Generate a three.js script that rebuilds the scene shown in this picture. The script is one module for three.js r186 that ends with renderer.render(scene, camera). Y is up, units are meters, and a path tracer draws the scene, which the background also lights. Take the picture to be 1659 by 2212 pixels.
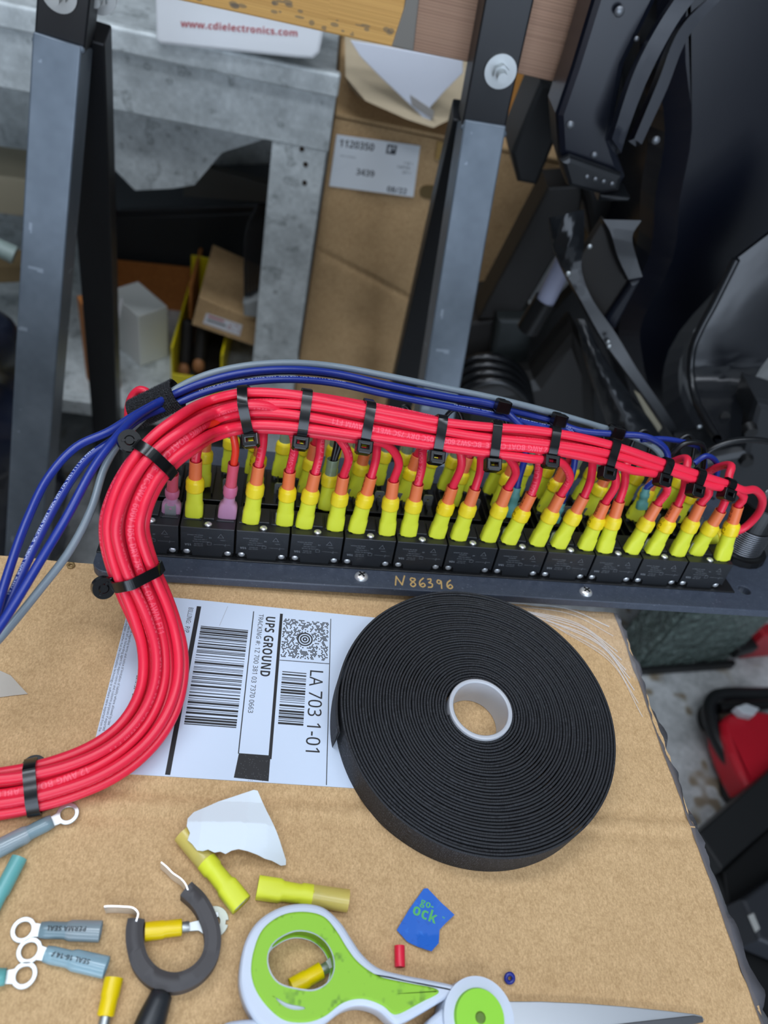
import * as THREE from 'three';
import { RoundedBoxGeometry } from 'three/addons/geometries/RoundedBoxGeometry.js';
import { RectAreaLightUniformsLib } from 'three/addons/lights/RectAreaLightUniformsLib.js';
import { mergeGeometries, toCreasedNormals } from 'three/addons/utils/BufferGeometryUtils.js';
import { ConvexGeometry } from 'three/addons/geometries/ConvexGeometry.js';

// ---------------------------------------------------------------- camera, lights, exposure
const V = (x, y, z) => new THREE.Vector3(x, y, z);
const scene = new THREE.Scene();
scene.background = new THREE.Color().setRGB(0.62, 0.78, 1.0);            // pale overcast sky, seen only through the open door behind the viewer
const F = 1620, CX = 829.5, CY = 1106, CAM = V(0, 0.36636, 0);       // focal length in pixels of the 1659 x 2212 frame
const R = new THREE.Matrix4().set(
  0.97991386, -0.12065654, -0.15877920, 0, 0.19886194, 0.65080761, 0.73273691, 0,
  0.01492521, -0.74959420, 0.66172939, 0, 0, 0, 0, 1);
const camera = new THREE.PerspectiveCamera(2 * Math.atan(CY / F) * 180 / Math.PI, 1659 / 2212, 0.02, 30);
camera.position.copy(CAM);
camera.quaternion.setFromRotationMatrix(R);
camera.focus = 0.395;
camera.userData.fStop = 7.5;
const renderer = new THREE.WebGLRenderer();
renderer.toneMapping = THREE.LinearToneMapping;
renderer.toneMappingExposure = 0.84;
renderer.shadowMap.enabled = true;
RectAreaLightUniformsLib.init();
const FLOOR = -0.75, CEIL = 1.75;
const LAMPS = [[0.25, 0.12, 10, 'above the bench'], [-0.1, 0.95, 9, 'behind the viewer'], [-0.6, -0.5, 13, 'above the shelving']];     // ceiling tube fittings: x, z, brightness
for (const [x, z, I] of LAMPS) {
  const l = new THREE.RectAreaLight(0xeaf3ff, I, 1.3, 0.3);
  l.position.set(x, CEIL - 0.085, z); l.lookAt(x, FLOOR, z); l.castShadow = true; scene.add(l);
}

const DOOR = { x0: -1.25, x1: 1.65, top: 1.3, z: 2.7 };               // open roller door in the wall behind the viewer: daylight
{
  const l = new THREE.RectAreaLight(0xdcebff, 4.6, DOOR.x1 - DOOR.x0, DOOR.top - FLOOR);
  l.position.set((DOOR.x0 + DOOR.x1) / 2, (DOOR.top + FLOOR) / 2, DOOR.z); l.lookAt(l.position.x, l.position.y, -5); l.castShadow = true; scene.add(l);
}

// ---------------------------------------------------------------- helpers
let seed = 7;
const rnd = () => (seed = (seed * 1664525 + 1013904223) >>> 0) / 4294967296;
const rr = (a, b) => a + (b - a) * rnd();
const lerp = (a, b, t) => a + (b - a) * t;
const ray = (px, py) => V(px - CX, -(py - CY), -F).applyMatrix4(R);
const onY = (px, py, y = 0) => { const r = ray(px, py); return r.multiplyScalar((y - CAM.y) / r.y).add(CAM); };
const onZ = (px, py, z) => { const r = ray(px, py); return r.multiplyScalar((z - CAM.z) / r.z).add(CAM); };
// the panel's own frame: u right, n up off the plate, w towards the front; metres
const U = V(0.99893664, 0.03000410, -0.03500479), N = V(-0.03635619, 0.97955035, -0.19788719), W = V(0.02835152, 0.19894941, 0.97959957);
const PO = V(-0.07311087, 0.001, -0.25408447);
const PQ = new THREE.Quaternion().setFromRotationMatrix(new THREE.Matrix4().makeBasis(U, N, W));
const L = (u, n, w) => PO.clone().addScaledVector(U, u / 1000).addScaledVector(N, n / 1000).addScaledVector(W, w / 1000);
const onPlane = (px, py, nor, d) => { const r = ray(px, py); const c = CAM.clone().sub(PO); return r.multiplyScalar((d / 1000 - c.dot(nor)) / r.dot(nor)).add(CAM); };
const PN = (px, py, n) => onPlane(px, py, N, n), PW = (px, py, w) => onPlane(px, py, W, w);
const loc = (p) => { const d = p.clone().sub(PO); return [d.dot(U) * 1000, d.dot(N) * 1000, d.dot(W) * 1000]; };

const taken = {};
const numbered = (n) => { const k = taken[n] = (taken[n] ?? -1) + 1; return k ? `${n}_${String(k).padStart(3, '0')}` : n; };
const shade = (m) => { m.castShadow = m.receiveShadow = true; return m; };
function tag(o, label, category, group, kind) {
  o.userData.label = label; if (category) o.userData.category = category; if (group) o.userData.group = group; if (kind) o.userData.kind = kind; return o;
}
function thing(name, label, category, group) { const g = new THREE.Group(); g.name = numbered(name); scene.add(g); return tag(g, label, category, group); }
function part(parent, name, geo, mat, label) { const m = shade(new THREE.Mesh(geo, mat)); m.name = name; parent.add(m); if (label) m.userData.label = label; return m; }
function solo(name, geo, mat, label, category, group, kind) {      // a thing that is one mesh, moved so that its origin is its base
  geo.computeBoundingBox(); const b = geo.boundingBox, c = V((b.min.x + b.max.x) / 2, b.min.y, (b.min.z + b.max.z) / 2);
  geo.translate(-c.x, -c.y, -c.z);
  const m = shade(new THREE.Mesh(geo, mat)); m.name = numbered(name); m.position.copy(c); scene.add(m); return tag(m, label, category, group, kind);
}
function struct(name, geo, mat, label) { const m = shade(new THREE.Mesh(geo, mat)); m.name = name; scene.add(m); m.userData.kind = 'structure'; m.userData.label = label; return m; }
function ground(g) {                                               // children were built in world space: put the group's origin at the thing's base
  g.updateMatrixWorld(true);
  const b = new THREE.Box3().setFromObject(g), c = V((b.min.x + b.max.x) / 2, b.min.y, (b.min.z + b.max.z) / 2);
  for (const k of g.children) k.position.sub(c);
  g.position.copy(c); return g;
}
const box = (x, y, z, r = 0.001, s = 2) => r > 0 ? new RoundedBoxGeometry(x, y, z, s, Math.min(r, x / 2.01, y / 2.01, z / 2.01)) : new THREE.BoxGeometry(x, y, z);
const moved = (g, x, y, z) => g.translate(x, y, z);
const curve = (pts, t = 0.5) => new THREE.CatmullRomCurve3(pts, false, 'centripetal', t);
const tube = (pts, r, seg = 60, rad = 10) => new THREE.TubeGeometry(curve(pts), seg, r, rad, false);
const flat = (g) => g.index ? g.toNonIndexed() : g;
const merge = (list) => { const gs = list.map(flat); for (const g of gs) for (const k of Object.keys(g.attributes)) if (!['position', 'normal', 'uv'].includes(k)) g.deleteAttribute(k); return mergeGeometries(gs); };
function shapeOf(pts, hole) {
  const s = new THREE.Shape(pts.map(p => new THREE.Vector2(p[0], p[1])));
  for (const h of hole || []) s.holes.push(new THREE.Path(h.map(p => new THREE.Vector2(p[0], p[1]))));
  return s;
}
function smooth(pts, n = 6, closed = true) {                       // rounds a pixel outline
  const c = new THREE.CatmullRomCurve3(pts.map(p => V(p[0], p[1], 0)), closed, 'centripetal');
  return c.getPoints(pts.length * n).slice(0, closed ? -1 : undefined).map(p => [p.x, p.y]);
}
// outline in pixels on the vertical plane z, given thickness behind it
function slabZ(pts, z, depth, bevel = 0.002, holes) {
  const w = pts.map(p => { const q = onZ(p[0], p[1], z); return [q.x, q.y]; });
  const h = (holes || []).map(o => o.map(p => { const q = onZ(p[0], p[1], z); return [q.x, q.y]; }));
  const g = new THREE.ExtrudeGeometry(shapeOf(w, h), { depth: Math.max(depth - 2 * bevel, 1e-4), bevelEnabled: bevel > 0, bevelSize: bevel, bevelOffset: -bevel, bevelThickness: bevel, bevelSegments: 2, curveSegments: 4 });
  g.translate(0, 0, z - depth + bevel); return g;
}
// outline in pixels lying on a horizontal plane at height y (top), given thickness below it
function slabY(pts, y, thick, bevel = 0, holes) {
  const cv = (p) => { const q = onY(p[0], p[1], y); return [q.x, -q.z]; };
  const g = new THREE.ExtrudeGeometry(shapeOf(pts.map(cv), (holes || []).map(o => o.map(cv))), { depth: Math.max(thick - 2 * bevel, 1e-5), bevelEnabled: bevel > 0, bevelSize: bevel, bevelOffset: -bevel, bevelThickness: bevel, bevelSegments: 3, curveSegments: 4 });
  g.rotateX(-Math.PI / 2); g.translate(0, y - thick + bevel, 0); return g;
}
// textures
function noiseTex(w, h, fn, srgb = true) {
  const d = new Uint8Array(w * h * 4);
  for (let y = 0; y < h; y++) for (let x = 0; x < w; x++) { const c = fn(x, y), i = (y * w + x) * 4; d[i] = c[0]; d[i + 1] = c[1]; d[i + 2] = c[2]; d[i + 3] = 255; }
  const t = new THREE.DataTexture(d, w, h); t.wrapS = t.wrapT = THREE.RepeatWrapping; t.magFilter = THREE.LinearFilter; t.minFilter = THREE.LinearMipmapLinearFilter; t.generateMipmaps = true;
  if (srgb) t.colorSpace = THREE.SRGBColorSpace; t.needsUpdate = true; return t;
}
function vnoise(size, cells, sd) {                                  // tiling value noise
  const g = []; let s = sd; for (let i = 0; i < cells * cells; i++) { s = (s * 1664525 + 1013904223) >>> 0; g.push(s / 4294967296); }
  const f = (t) => t * t * (3 - 2 * t);
  return (x, y) => {
    const a = x / size * cells, b = y / size * cells, i = Math.floor(a), j = Math.floor(b), u = f(a - i), v = f(b - j);
    const q = (p, r) => g[((r % cells) + cells) % cells * cells + ((p % cells) + cells) % cells];
    return lerp(lerp(q(i, j), q(i + 1, j), u), lerp(q(i, j + 1), q(i + 1, j + 1), u), v);
  };
}
const clamp8 = (v) => Math.max(0, Math.min(255, v));
function canvas(w, h, draw) {
  const c = document.createElement('canvas'); c.width = w; c.height = h; draw(c.getContext('2d'), w, h);
  const t = new THREE.CanvasTexture(c); t.colorSpace = THREE.SRGBColorSpace; t.anisotropy = 8; return t;
}
const rep = (t, x, y) => { const c = t.clone(); c.repeat.set(x, y); c.needsUpdate = true; return c; };
// world-size uv for big flat things, by the axis a face points along
function boxUV(g, scale = 1) {
  const p = g.attributes.position, n = g.attributes.normal, uv = new Float32Array(p.count * 2);
  for (let i = 0; i < p.count; i++) {
    const ax = Math.abs(n.getX(i)), ay = Math.abs(n.getY(i)), az = Math.abs(n.getZ(i));
    let a, b; if (ay >= ax && ay >= az) { a = p.getX(i); b = p.getZ(i); } else if (ax >= az) { a = p.getZ(i); b = p.getY(i); } else { a = p.getX(i); b = p.getY(i); }
    uv[2 * i] = a * scale; uv[2 * i + 1] = b * scale;
  }
  g.setAttribute('uv', new THREE.BufferAttribute(uv, 2)); return g;
}
const std = (color, roughness = 0.6, o = {}) => new THREE.MeshStandardMaterial({ color, roughness, ...o });
const phys = (color, roughness = 0.4, o = {}) => new THREE.MeshPhysicalMaterial({ color, roughness, ...o });

// ---------------------------------------------------------------- materials
const n1 = vnoise(512, 16, 3), n2 = vnoise(512, 64, 5), n3 = vnoise(512, 200, 9), n4 = vnoise(512, 6, 11);
const fibre = vnoise(512, 170, 21), fibre2 = vnoise(512, 256, 23);
const cardTex = noiseTex(512, 512, (x, y) => {
  const s = (n3(x, y) - 0.5) * 20 + (fibre(x * 1.0, y * 0.5) - 0.5) * 22 + (n2(x, y) - 0.5) * 7 + (n1(x, y) - 0.5) * 8 + (fibre2(x, y) > 0.93 ? -14 : 0);
  return [clamp8(197 + s), clamp8(162 + s * 0.96), clamp8(117 + s * 0.9)];
});
const cardTexA = rep(cardTex, 11, 11);
const M = {};
M.card = std(0xffffff, 0.82, { map: cardTexA });
M.cardFar = std(0xffffff, 0.8, { map: rep(cardTex, 6, 6) });
M.cardTan = M.cardFar;
M.cardDark = std(0xe0aa70, 0.8, { map: rep(cardTex, 4, 4) });
const wireText = (bg, fg, s, alpha, sz) => canvas(2048, 128, (c, w, h) => {
  c.fillStyle = bg; c.fillRect(0, 0, w, h); c.fillStyle = fg; c.globalAlpha = alpha; c.font = `bold ${sz}px sans-serif`; c.textBaseline = 'middle';
  c.fillText(s, 20, 36);
});
const redT = wireText('#e62743', '#ff9aa6', '12 AWG BOAT CABLE  BC-5W2 600V 105C DRY 75C WET OR AWM FT1', 0.4, 40);
const blueT = wireText('#1a3088', '#e8ecff', '16 AWG BOAT CABLE  BC-5W2 600V 105C DRY 75C WET FT1 OR AWM', 0.8, 36);
const greyT = wireText('#7e8b94', '#f2f6f8', 'R 1230 600V 105C (UL) BC-5W2 CEA LLT 105V 16 AWG', 0.6, 40);
for (const t of [redT, blueT, greyT]) t.wrapS = t.wrapT = THREE.RepeatWrapping;
M.red = phys(0xffffff, 0.34, { map: redT, specularIntensity: 0.8 });
M.blue = phys(0xffffff, 0.32, { map: blueT });
M.greyWire = phys(0xffffff, 0.32, { map: greyT });
M.blackWire = phys(0x0c0d0f, 0.3);
M.orangeRed = phys(0xe8351f, 0.35);
const prn = (base, ink, txt) => canvas(256, 256, (c) => {
  c.fillStyle = base; c.fillRect(0, 0, 256, 256); c.save(); c.translate(128, 128); c.rotate(-Math.PI / 2); c.fillStyle = ink; c.font = 'bold 34px monospace'; c.textAlign = 'center'; c.globalAlpha = 0.75; c.fillText(txt, 0, 10); c.restore();
});
M.yellow = phys(0xe8ee3c, 0.45, { transmission: 0.12, specularIntensity: 0.8 });
M.collar = phys(0xf8e02a, 0.36, { transmission: 0.1, specularIntensity: 0.8 });
M.collarText = phys(0xffffff, 0.36, { map: prn('#f2d51a', '#5a4b00', '-12 125C') });
M.sleeve = phys(0xee7c48, 0.4, { transmission: 0.08 });
M.sleeveText = phys(0xffffff, 0.4, { map: prn('#e87440', '#5a2005', 'SES 10-12') });
M.clear = phys(0xb9cfb0, 0.25, { transmission: 0.6 });
M.teal = phys(0x78c4c2, 0.35, { transmission: 0.3 });
M.tealBlue = phys(0x3f7f98, 0.3, { transmission: 0.3 });
M.pink = phys(0xd79cc0, 0.4, { transmission: 0.3 });
M.pinkCollar = phys(0xd9739a, 0.4, { transmission: 0.2 });
M.pinkSleeve = phys(0xd9526a, 0.4, { transmission: 0.1 });
M.tie = phys(0x0b0b0c, 0.22);
M.steel = std(0xe2e4e6, 0.3, { metalness: 0.7 });
M.dullSteel = std(0xb4b8b8, 0.42, { metalness: 0.9 });
M.tin = std(0xbcbfbe, 0.4, { metalness: 0.8 });
const scuff = noiseTex(512, 512, (x, y) => { const s = (n3(x, y) - 0.5) * 7 + (n2(x, y) - 0.5) * 6 + (fibre2(y, x) > 0.975 ? 46 : 0); return [clamp8(62 + s), clamp8(69 + s), clamp8(82 + s)]; });
M.breaker = phys(0x1d1f22, 0.38);
M.breakerTop = phys(0x222427, 0.42);
M.switchBody = phys(0x0e0f10, 0.3);
M.black = std(0x0a0a0b, 0.45);
M.rubber = std(0x454243, 0.6);
M.paper = std(0xd9e1e7, 0.75);

// ---------------------------------------------------------------- the setting
const conc = noiseTex(512, 512, (x, y) => {
  const s = (n1(x, y) - 0.5) * 40 + (n2(x, y) - 0.5) * 22 + (n3(x, y) - 0.5) * 18;
  const st = Math.max(0, n4(x, y) * 0.55 + vn5(x, y) * 0.6 - 0.72) * 5; const k = Math.min(0.75, st);
  return [clamp8(lerp(176 + s, 116, k)), clamp8(lerp(178 + s, 100, k)), clamp8(lerp(178 + s, 76, k))];
});
function vn5(x, y) { return (vn5.f ??= vnoise(512, 28, 77))(x, y); }
const floorGeo = boxUV(moved(box(5.4, 0.1, 8.0, 0), 0.2, FLOOR - 0.05, 1.8), 2.2);
struct('floor', floorGeo, std(0xffffff, 0.55, { map: conc }), 'grey concrete workshop floor with brown stains');
const wallM = std(0x6a6c6e, 0.85), ceilM = std(0xc4c6c4, 0.9);
struct('wall_back', moved(box(5.4, 2.6, 0.1, 0), 0.2, 0.5, -1.95), wallM, 'grey workshop wall behind the shelving');
{
  const wf = std(0xc2c4c6, 0.85), L0 = -2.5, R0 = 2.9;
  struct('wall_front', merge([moved(box(DOOR.x0 - L0, 2.6, 0.1, 0), (L0 + DOOR.x0) / 2, 0.5, 2.75), moved(box(R0 - DOOR.x1, 2.6, 0.1, 0), (R0 + DOOR.x1) / 2, 0.5, 2.75), moved(box(DOOR.x1 - DOOR.x0, 1.8 - DOOR.top, 0.1, 0), (DOOR.x0 + DOOR.x1) / 2, (1.8 + DOOR.top) / 2, 2.75)]), wf, 'grey workshop wall with an open roller door behind the viewer');
  const d = struct('door_1', moved(new THREE.CylinderGeometry(0.13, 0.13, DOOR.x1 - DOOR.x0 + 0.1, 24).rotateZ(Math.PI / 2), (DOOR.x0 + DOOR.x1) / 2, DOOR.top + 0.16, 2.56), std(0x9a9ea2, 0.5), 'rolled up roller door');
  for (const x of [DOOR.x0, DOOR.x1]) part(d, 'guide_rail', moved(box(0.05, DOOR.top - FLOOR, 0.04, 0.004), x, (DOOR.top + FLOOR) / 2, 2.68), std(0x8a8e92, 0.5));
}
struct('wall_left', moved(box(0.1, 2.6, 4.6, 0), -2.45, 0.5, 0.4), std(0x6a6c6e, 0.85), 'grey workshop wall');
struct('wall_right', moved(box(0.1, 2.6, 4.6, 0), 2.85, 0.5, 0.4), std(0x6a6c6e, 0.85), 'grey workshop wall');
struct('ceiling', moved(box(5.4, 0.1, 5.0, 0), 0.2, CEIL + 0.05, 0.3), ceilM, 'pale workshop ceiling');
LAMPS.forEach(([x, z, I], i) => {
  const g = thing('ceiling_light', `long twin tube light fitting ${LAMPS[i][3]}`, 'light');
  part(g, 'housing', moved(box(1.38, 0.05, 0.36, 0.01), x, CEIL - 0.025, z), std(0xd8dadb, 0.6));
  const em = std(0xffffff, 0.5, { emissive: 0xf2f7ff, emissiveIntensity: Math.min(4, 0.3 * I) });
  for (const s of [-1, 1]) part(g, 'tube', moved(new THREE.CylinderGeometry(0.013, 0.013, 1.22, 12).rotateZ(Math.PI / 2), x, CEIL - 0.066, z + s * 0.08), em);
  for (const s of [-1, 1]) part(g, 'socket', moved(box(0.02, 0.03, 0.22, 0.003), x + s * 0.622, CEIL - 0.064, z), std(0xe4e4e0, 0.5));
  ground(g);
});

// ---------------------------------------------------------------- carton that serves as the work top
{
  const g = thing('cardboard_carton', 'large brown cardboard carton used as a work top under the tape roll', 'carton');
  const bl = onY(0, 1200), br = onY(1331, 1325), fr = onY(1650, 2212);
  const right = (z) => lerp(br.x, fr.x, (z - br.z) / (fr.z - br.z));
  const back = (x) => lerp(bl.z, br.z, (x - bl.x) / (br.x - bl.x));
  const x0 = -0.52, z1 = 0.26, nx = 240, nz = 190, pos = [], uv = [], idx = [];
  const wob = vnoise(512, 90, 31);
  for (let j = 0; j <= nz; j++) for (let i = 0; i <= nx; i++) {
    const a = i / nx, b = j / nz;
    const zf = lerp(back(x0), z1, b); let x = lerp(x0, right(zf) + (wob(j * 3, 7) - 0.5) * 0.0022, a); const z = lerp(back(x) + (wob(i * 3, 90) - 0.5) * 0.001, z1, b);
    // score lines of the flap below the label, pressed into the board
    const c1 = -0.1375 - 0.012 * (x - 0.05), c2 = -0.1265 - 0.02 * (x - 0.05);
    const gr = (d, w) => Math.exp(-(d * d) / (w * w));
    let y = -0.0018 * gr(z - c1, 0.002) - 0.0012 * gr(z - c2, 0.0016) + 0.0007 * gr(z - (c1 + c2) / 2, 0.0035);
    y -= 0.0006 * gr(z + 0.175 + 0.01 * x, 0.003) * (x > 0.12 ? 1 : 0) + 0.0006 * gr(z + 0.187, 0.004) * (x < -0.03 ? 1 : 0);
    pos.push(x, y, z); uv.push(x, z);
  }
  for (let j = 0; j < nz; j++) for (let i = 0; i < nx; i++) { const a = j * (nx + 1) + i, b = a + 1, c = a + nx + 1, d = c + 1; idx.push(a, c, b, b, c, d); }
  const top = new THREE.BufferGeometry();
  top.setAttribute('position', new THREE.Float32BufferAttribute(pos, 3)); top.setAttribute('uv', new THREE.Float32BufferAttribute(uv, 2)); top.setIndex(idx); top.computeVertexNormals();
  part(g, 'top_panel', top, M.card);
  // four standing walls of 5 mm board
  const wall = (a, b) => { const d = b.clone().sub(a), len = d.length(); const w = boxUV(box(len, 0.742, 0.005, 0.001)); w.rotateY(-Math.atan2(d.z, d.x)); return w.translate((a.x + b.x) / 2, -0.379, (a.z + b.z) / 2); };
  const c0 = V(x0 + 0.004, 0, back(x0) + 0.005), c1 = V(br.x - 0.006, 0, br.z + 0.005), c2 = V(right(z1) - 0.006, 0, z1 - 0.004), c3 = V(x0 + 0.004, 0, z1 - 0.004);
  for (const [a, b] of [[c0, c1], [c1, c2], [c2, c3], [c3, c0]]) part(g, 'side_panel', wall(a, b), M.card);
  ground(g);

  // clear stretch film: a crumpled strip over the right edge and a stretched sheet over the far corner
  const film = thing('stretch_film', 'crumpled clear stretch film along the ragged edge of the carton', 'film');
  const fm = phys(0x6c6b70, 0.14, { transparent: true, opacity: 0.78, side: THREE.DoubleSide });
  const fp = [], fi = []; const NS = 260, NT = 14, fz = vnoise(512, 60, 41), fz2 = vnoise(512, 140, 43);
  for (let i = 0; i <= NS; i++) {
    const s = i / NS, z = lerp(br.z + 0.001, 0.2, s), e = right(z);
    for (let j = 0; j <= NT; j++) {
      const t = j / NT; const wdt = 0.009 + 0.005 * fz(i * 0.8, 3) + 0.004 * s;
      const nzv = (fz(i * 1.2, j * 9) - 0.5) * 0.005 + (fz2(i * 1.6, j * 17) - 0.5) * 0.0022;
      const x = e - 0.002 + wdt * Math.sin(Math.min(1, t * 1.6) * Math.PI / 2) + nzv * (t > 0.05 ? 1 : 0.15);
      const y = t < 0.12 ? 0.0006 : 0.0006 - (t - 0.12) * 0.07 + nzv * 0.8;
      fp.push(x, y, z + (fz2(i, j * 31) - 0.5) * 0.003);
    }
  }
  for (let i = 0; i < NS; i++) for (let j = 0; j < NT; j++) { const a = i * (NT + 1) + j, b = a + NT + 1; fi.push(a, a + 1, b, a + 1, b + 1, b); }
  const fg = new THREE.BufferGeometry(); fg.setAttribute('position', new THREE.Float32BufferAttribute(fp, 3)); fg.setIndex(fi); fg.computeVertexNormals();
  part(film, 'edge_strip', fg, fm);
  const sheet = []; const si = []; const q = [[1075, 1296], [1331, 1322], [1385, 1480], [1275, 1392]];
  const Q = q.map(p => onY(p[0], p[1], 0.0008)); const SN = 40;
  for (let i = 0; i <= SN; i++) for (let j = 0; j <= SN; j++) {
    const a = i / SN, b = j / SN, p = Q[0].clone().multiplyScalar((1 - a) * (1 - b)).addScaledVector(Q[1], a * (1 - b)).addScaledVector(Q[2], a * b).addScaledVector(Q[3], (1 - a) * b);
    sheet.push(p.x, 0.0008 + 0.0016 * Math.max(0, Math.sin(b * 21 + a * 3 + fz(i * 9, 5) * 4)) ** 6 + 0.0004 * fz2(i * 11, j * 30), p.z);
  }
  for (let i = 0; i < SN; i++) for (let j = 0; j < SN; j++) { const a = i * (SN + 1) + j, b = a + SN + 1; si.push(a, a + 1, b, a + 1, b + 1, b); }
  const sg = new THREE.BufferGeometry(); sg.setAttribute('position', new THREE.Float32BufferAttribute(sheet, 3)); sg.setIndex(si); sg.computeVertexNormals();
  part(film, 'corner_sheet', sg, phys(0xffffff, 0.1, { transparent: true, opacity: 0.07, side: THREE.DoubleSide }));
  for (let i = 0; i < 9; i++) { // stretched wrinkles over the corner
    const a = [1078 + i * 16 + rr(-8, 8), 1297 + i * 7 + rr(-3, 3)], b = [1316 + i * 9, 1352 + i * 24 + rr(-8, 8)], m = [lerp(a[0], b[0], 0.55) + 18, lerp(a[1], b[1], 0.45) - 9];
    part(film, 'wrinkle', tube([onY(a[0], a[1], 0.0006), onY(m[0], m[1], 0.0011), onY(b[0], b[1], 0.0007)], 0.00022 + 0.00022 * rnd(), 30, 6).scale(1, 1, 1), M.filmRidge ??= phys(0xf4f6fa, 0.15, { transparent: true, opacity: 0.3 }));
  }
  ground(film);
}

// ---------------------------------------------------------------- shipping label
{
  const x0 = -0.0662, z0 = -0.2462, lw = 0.1524, lh = 0.102, S = 10000;
  const px = (a, b) => { const p = onY(a, b, 0.0004); return [(p.x - x0) * S, (p.z - z0) * S]; };
  const tex = canvas(1524, 1020, (c, w, h) => {
    c.fillStyle = '#cddaec'; c.fillRect(0, 0, w, h); c.fillStyle = '#17171a'; c.strokeStyle = '#17171a';
    const vtext = (s, a, b, size, font = 'sans-serif', weight = '', squeeze = 1) => { const [x, y] = px(a, b); c.save(); c.translate(x, y); c.rotate(Math.PI / 2); c.scale(squeeze, 1); c.font = `${weight} ${size}px ${font}`; c.textBaseline = 'middle'; c.fillText(s, 0, 0); c.restore(); };
    const line = (a, b, lwid) => { const p = px(...a), q = px(...b); c.lineWidth = lwid; c.beginPath(); c.moveTo(...p); c.lineTo(...q); c.stroke(); };
    line([430, 1310], [362, 1674], 24); line([548, 1321], [515, 1628], 5); line([608, 1326], [583, 1640], 16); line([714.5, 1337], [705, 1696], 4); line([604, 1426], [711, 1434], 4); line([516, 1628], [583, 1633], 4);
    const blk = [[516, 1628], [584, 1634], [580, 1688], [505, 1680]].map(p => px(...p)); c.beginPath(); blk.forEach((p, i) => i ? c.lineTo(...p) : c.moveTo(...p)); c.fill();
    c.fillStyle = '#55575c'; for (let i = 0; i < 60; i++) { const a = rnd(), b = rnd(); c.fillRect(lerp(blk[0][0], blk[1][0], a), lerp(blk[0][1], blk[2][1], b), 3, 3); } c.fillStyle = '#17171a';
    const bars = (a, b, d, n) => { const [xa, ya] = px(...a), [xb] = px(...b), [, yd] = px(...d); let y = ya; while (y < yd) { const t = [3, 3, 5, 8, 11][Math.floor(rnd() * 5)] * n; c.fillRect(xa, y, xb - xa, t); y += t + [4, 4, 6, 9, 12][Math.floor(rnd() * 5)] * n; } };
    bars([434, 1352], [536, 1362], [395, 1566], 1.0); bars([610, 1450], [662, 1452], [600, 1560], 1.0);
    vtext('UPS GROUND', 585, 1331, 74, 'sans-serif', 'bold', 0.82); vtext('TRACKING #: 1Z 700 381 03 7370 0663', 564, 1327, 36, 'sans-serif', '', 0.98);
    vtext('BILLING:  P/P', 413, 1312, 34, 'sans-serif', '', 0.82); vtext('LA 703 1-01', 684, 1446, 100, 'sans-serif', '', 0.94);
    vtext('WS  26.0.30  Zebra', 303, 1442, 24, 'monospace', 'bold', 0.8);
    const lines = ['see notice on reverse regarding terms and notice of limitation of liability where allowed by law', 'shipper authorizes to act as forwarding agent for export control and customs purposes if exported', 'from the US shipper certifies that the commodities technology or software were exported from the', 'accordance with the regulations diversion contrary to law is prohibited', 'for more about privacy practices or to opt out from the sale of personal information please see'];
    lines.forEach((s, i) => vtext(s, 296 - i * 7.2, 1316, 17, 'sans-serif', '', 0.95));
    // matrix mark: bull's eye with loose dots
    const m0 = px(613, 1336), m1 = px(706, 1428), mx = (m0[0] + m1[0]) / 2, my = (m0[1] + m1[1]) / 2;
    for (let y = m0[1]; y < m1[1]; y += 8.4) for (let x = m0[0] + ((Math.round((y - m0[1]) / 8.4) % 2) ? 4.2 : 0); x < m1[0]; x += 8.6) if (rnd() < 0.5 && Math.hypot(x - mx, y - my) > 46) c.fillRect(x, y, 7, 7);
    for (const r of [40, 25, 10]) { c.lineWidth = 8; c.beginPath(); c.arc(mx, my, r, 0, 7); c.stroke(); }
    c.strokeStyle = '#9a9da5'; c.lineWidth = 2; c.beginPath(); c.moveTo(...px(492, 1310)); c.lineTo(...px(474, 1352)); c.stroke();
  });
  const lab = boxUV(box(lw, 0.0004, lh, 0));
  const uv = lab.attributes.uv, p = lab.attributes.position; for (let i = 0; i < uv.count; i++) uv.setXY(i, p.getX(i) / lw + 0.5, 0.5 - p.getZ(i) / lh);
  lab.translate(x0 + lw / 2, 0.0003, z0 + lh / 2);
  solo('shipping_label', lab, std(0xffffff, 0.6, { map: tex }), 'white shipping label with barcodes stuck on the cardboard carton', 'label');
}

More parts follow.
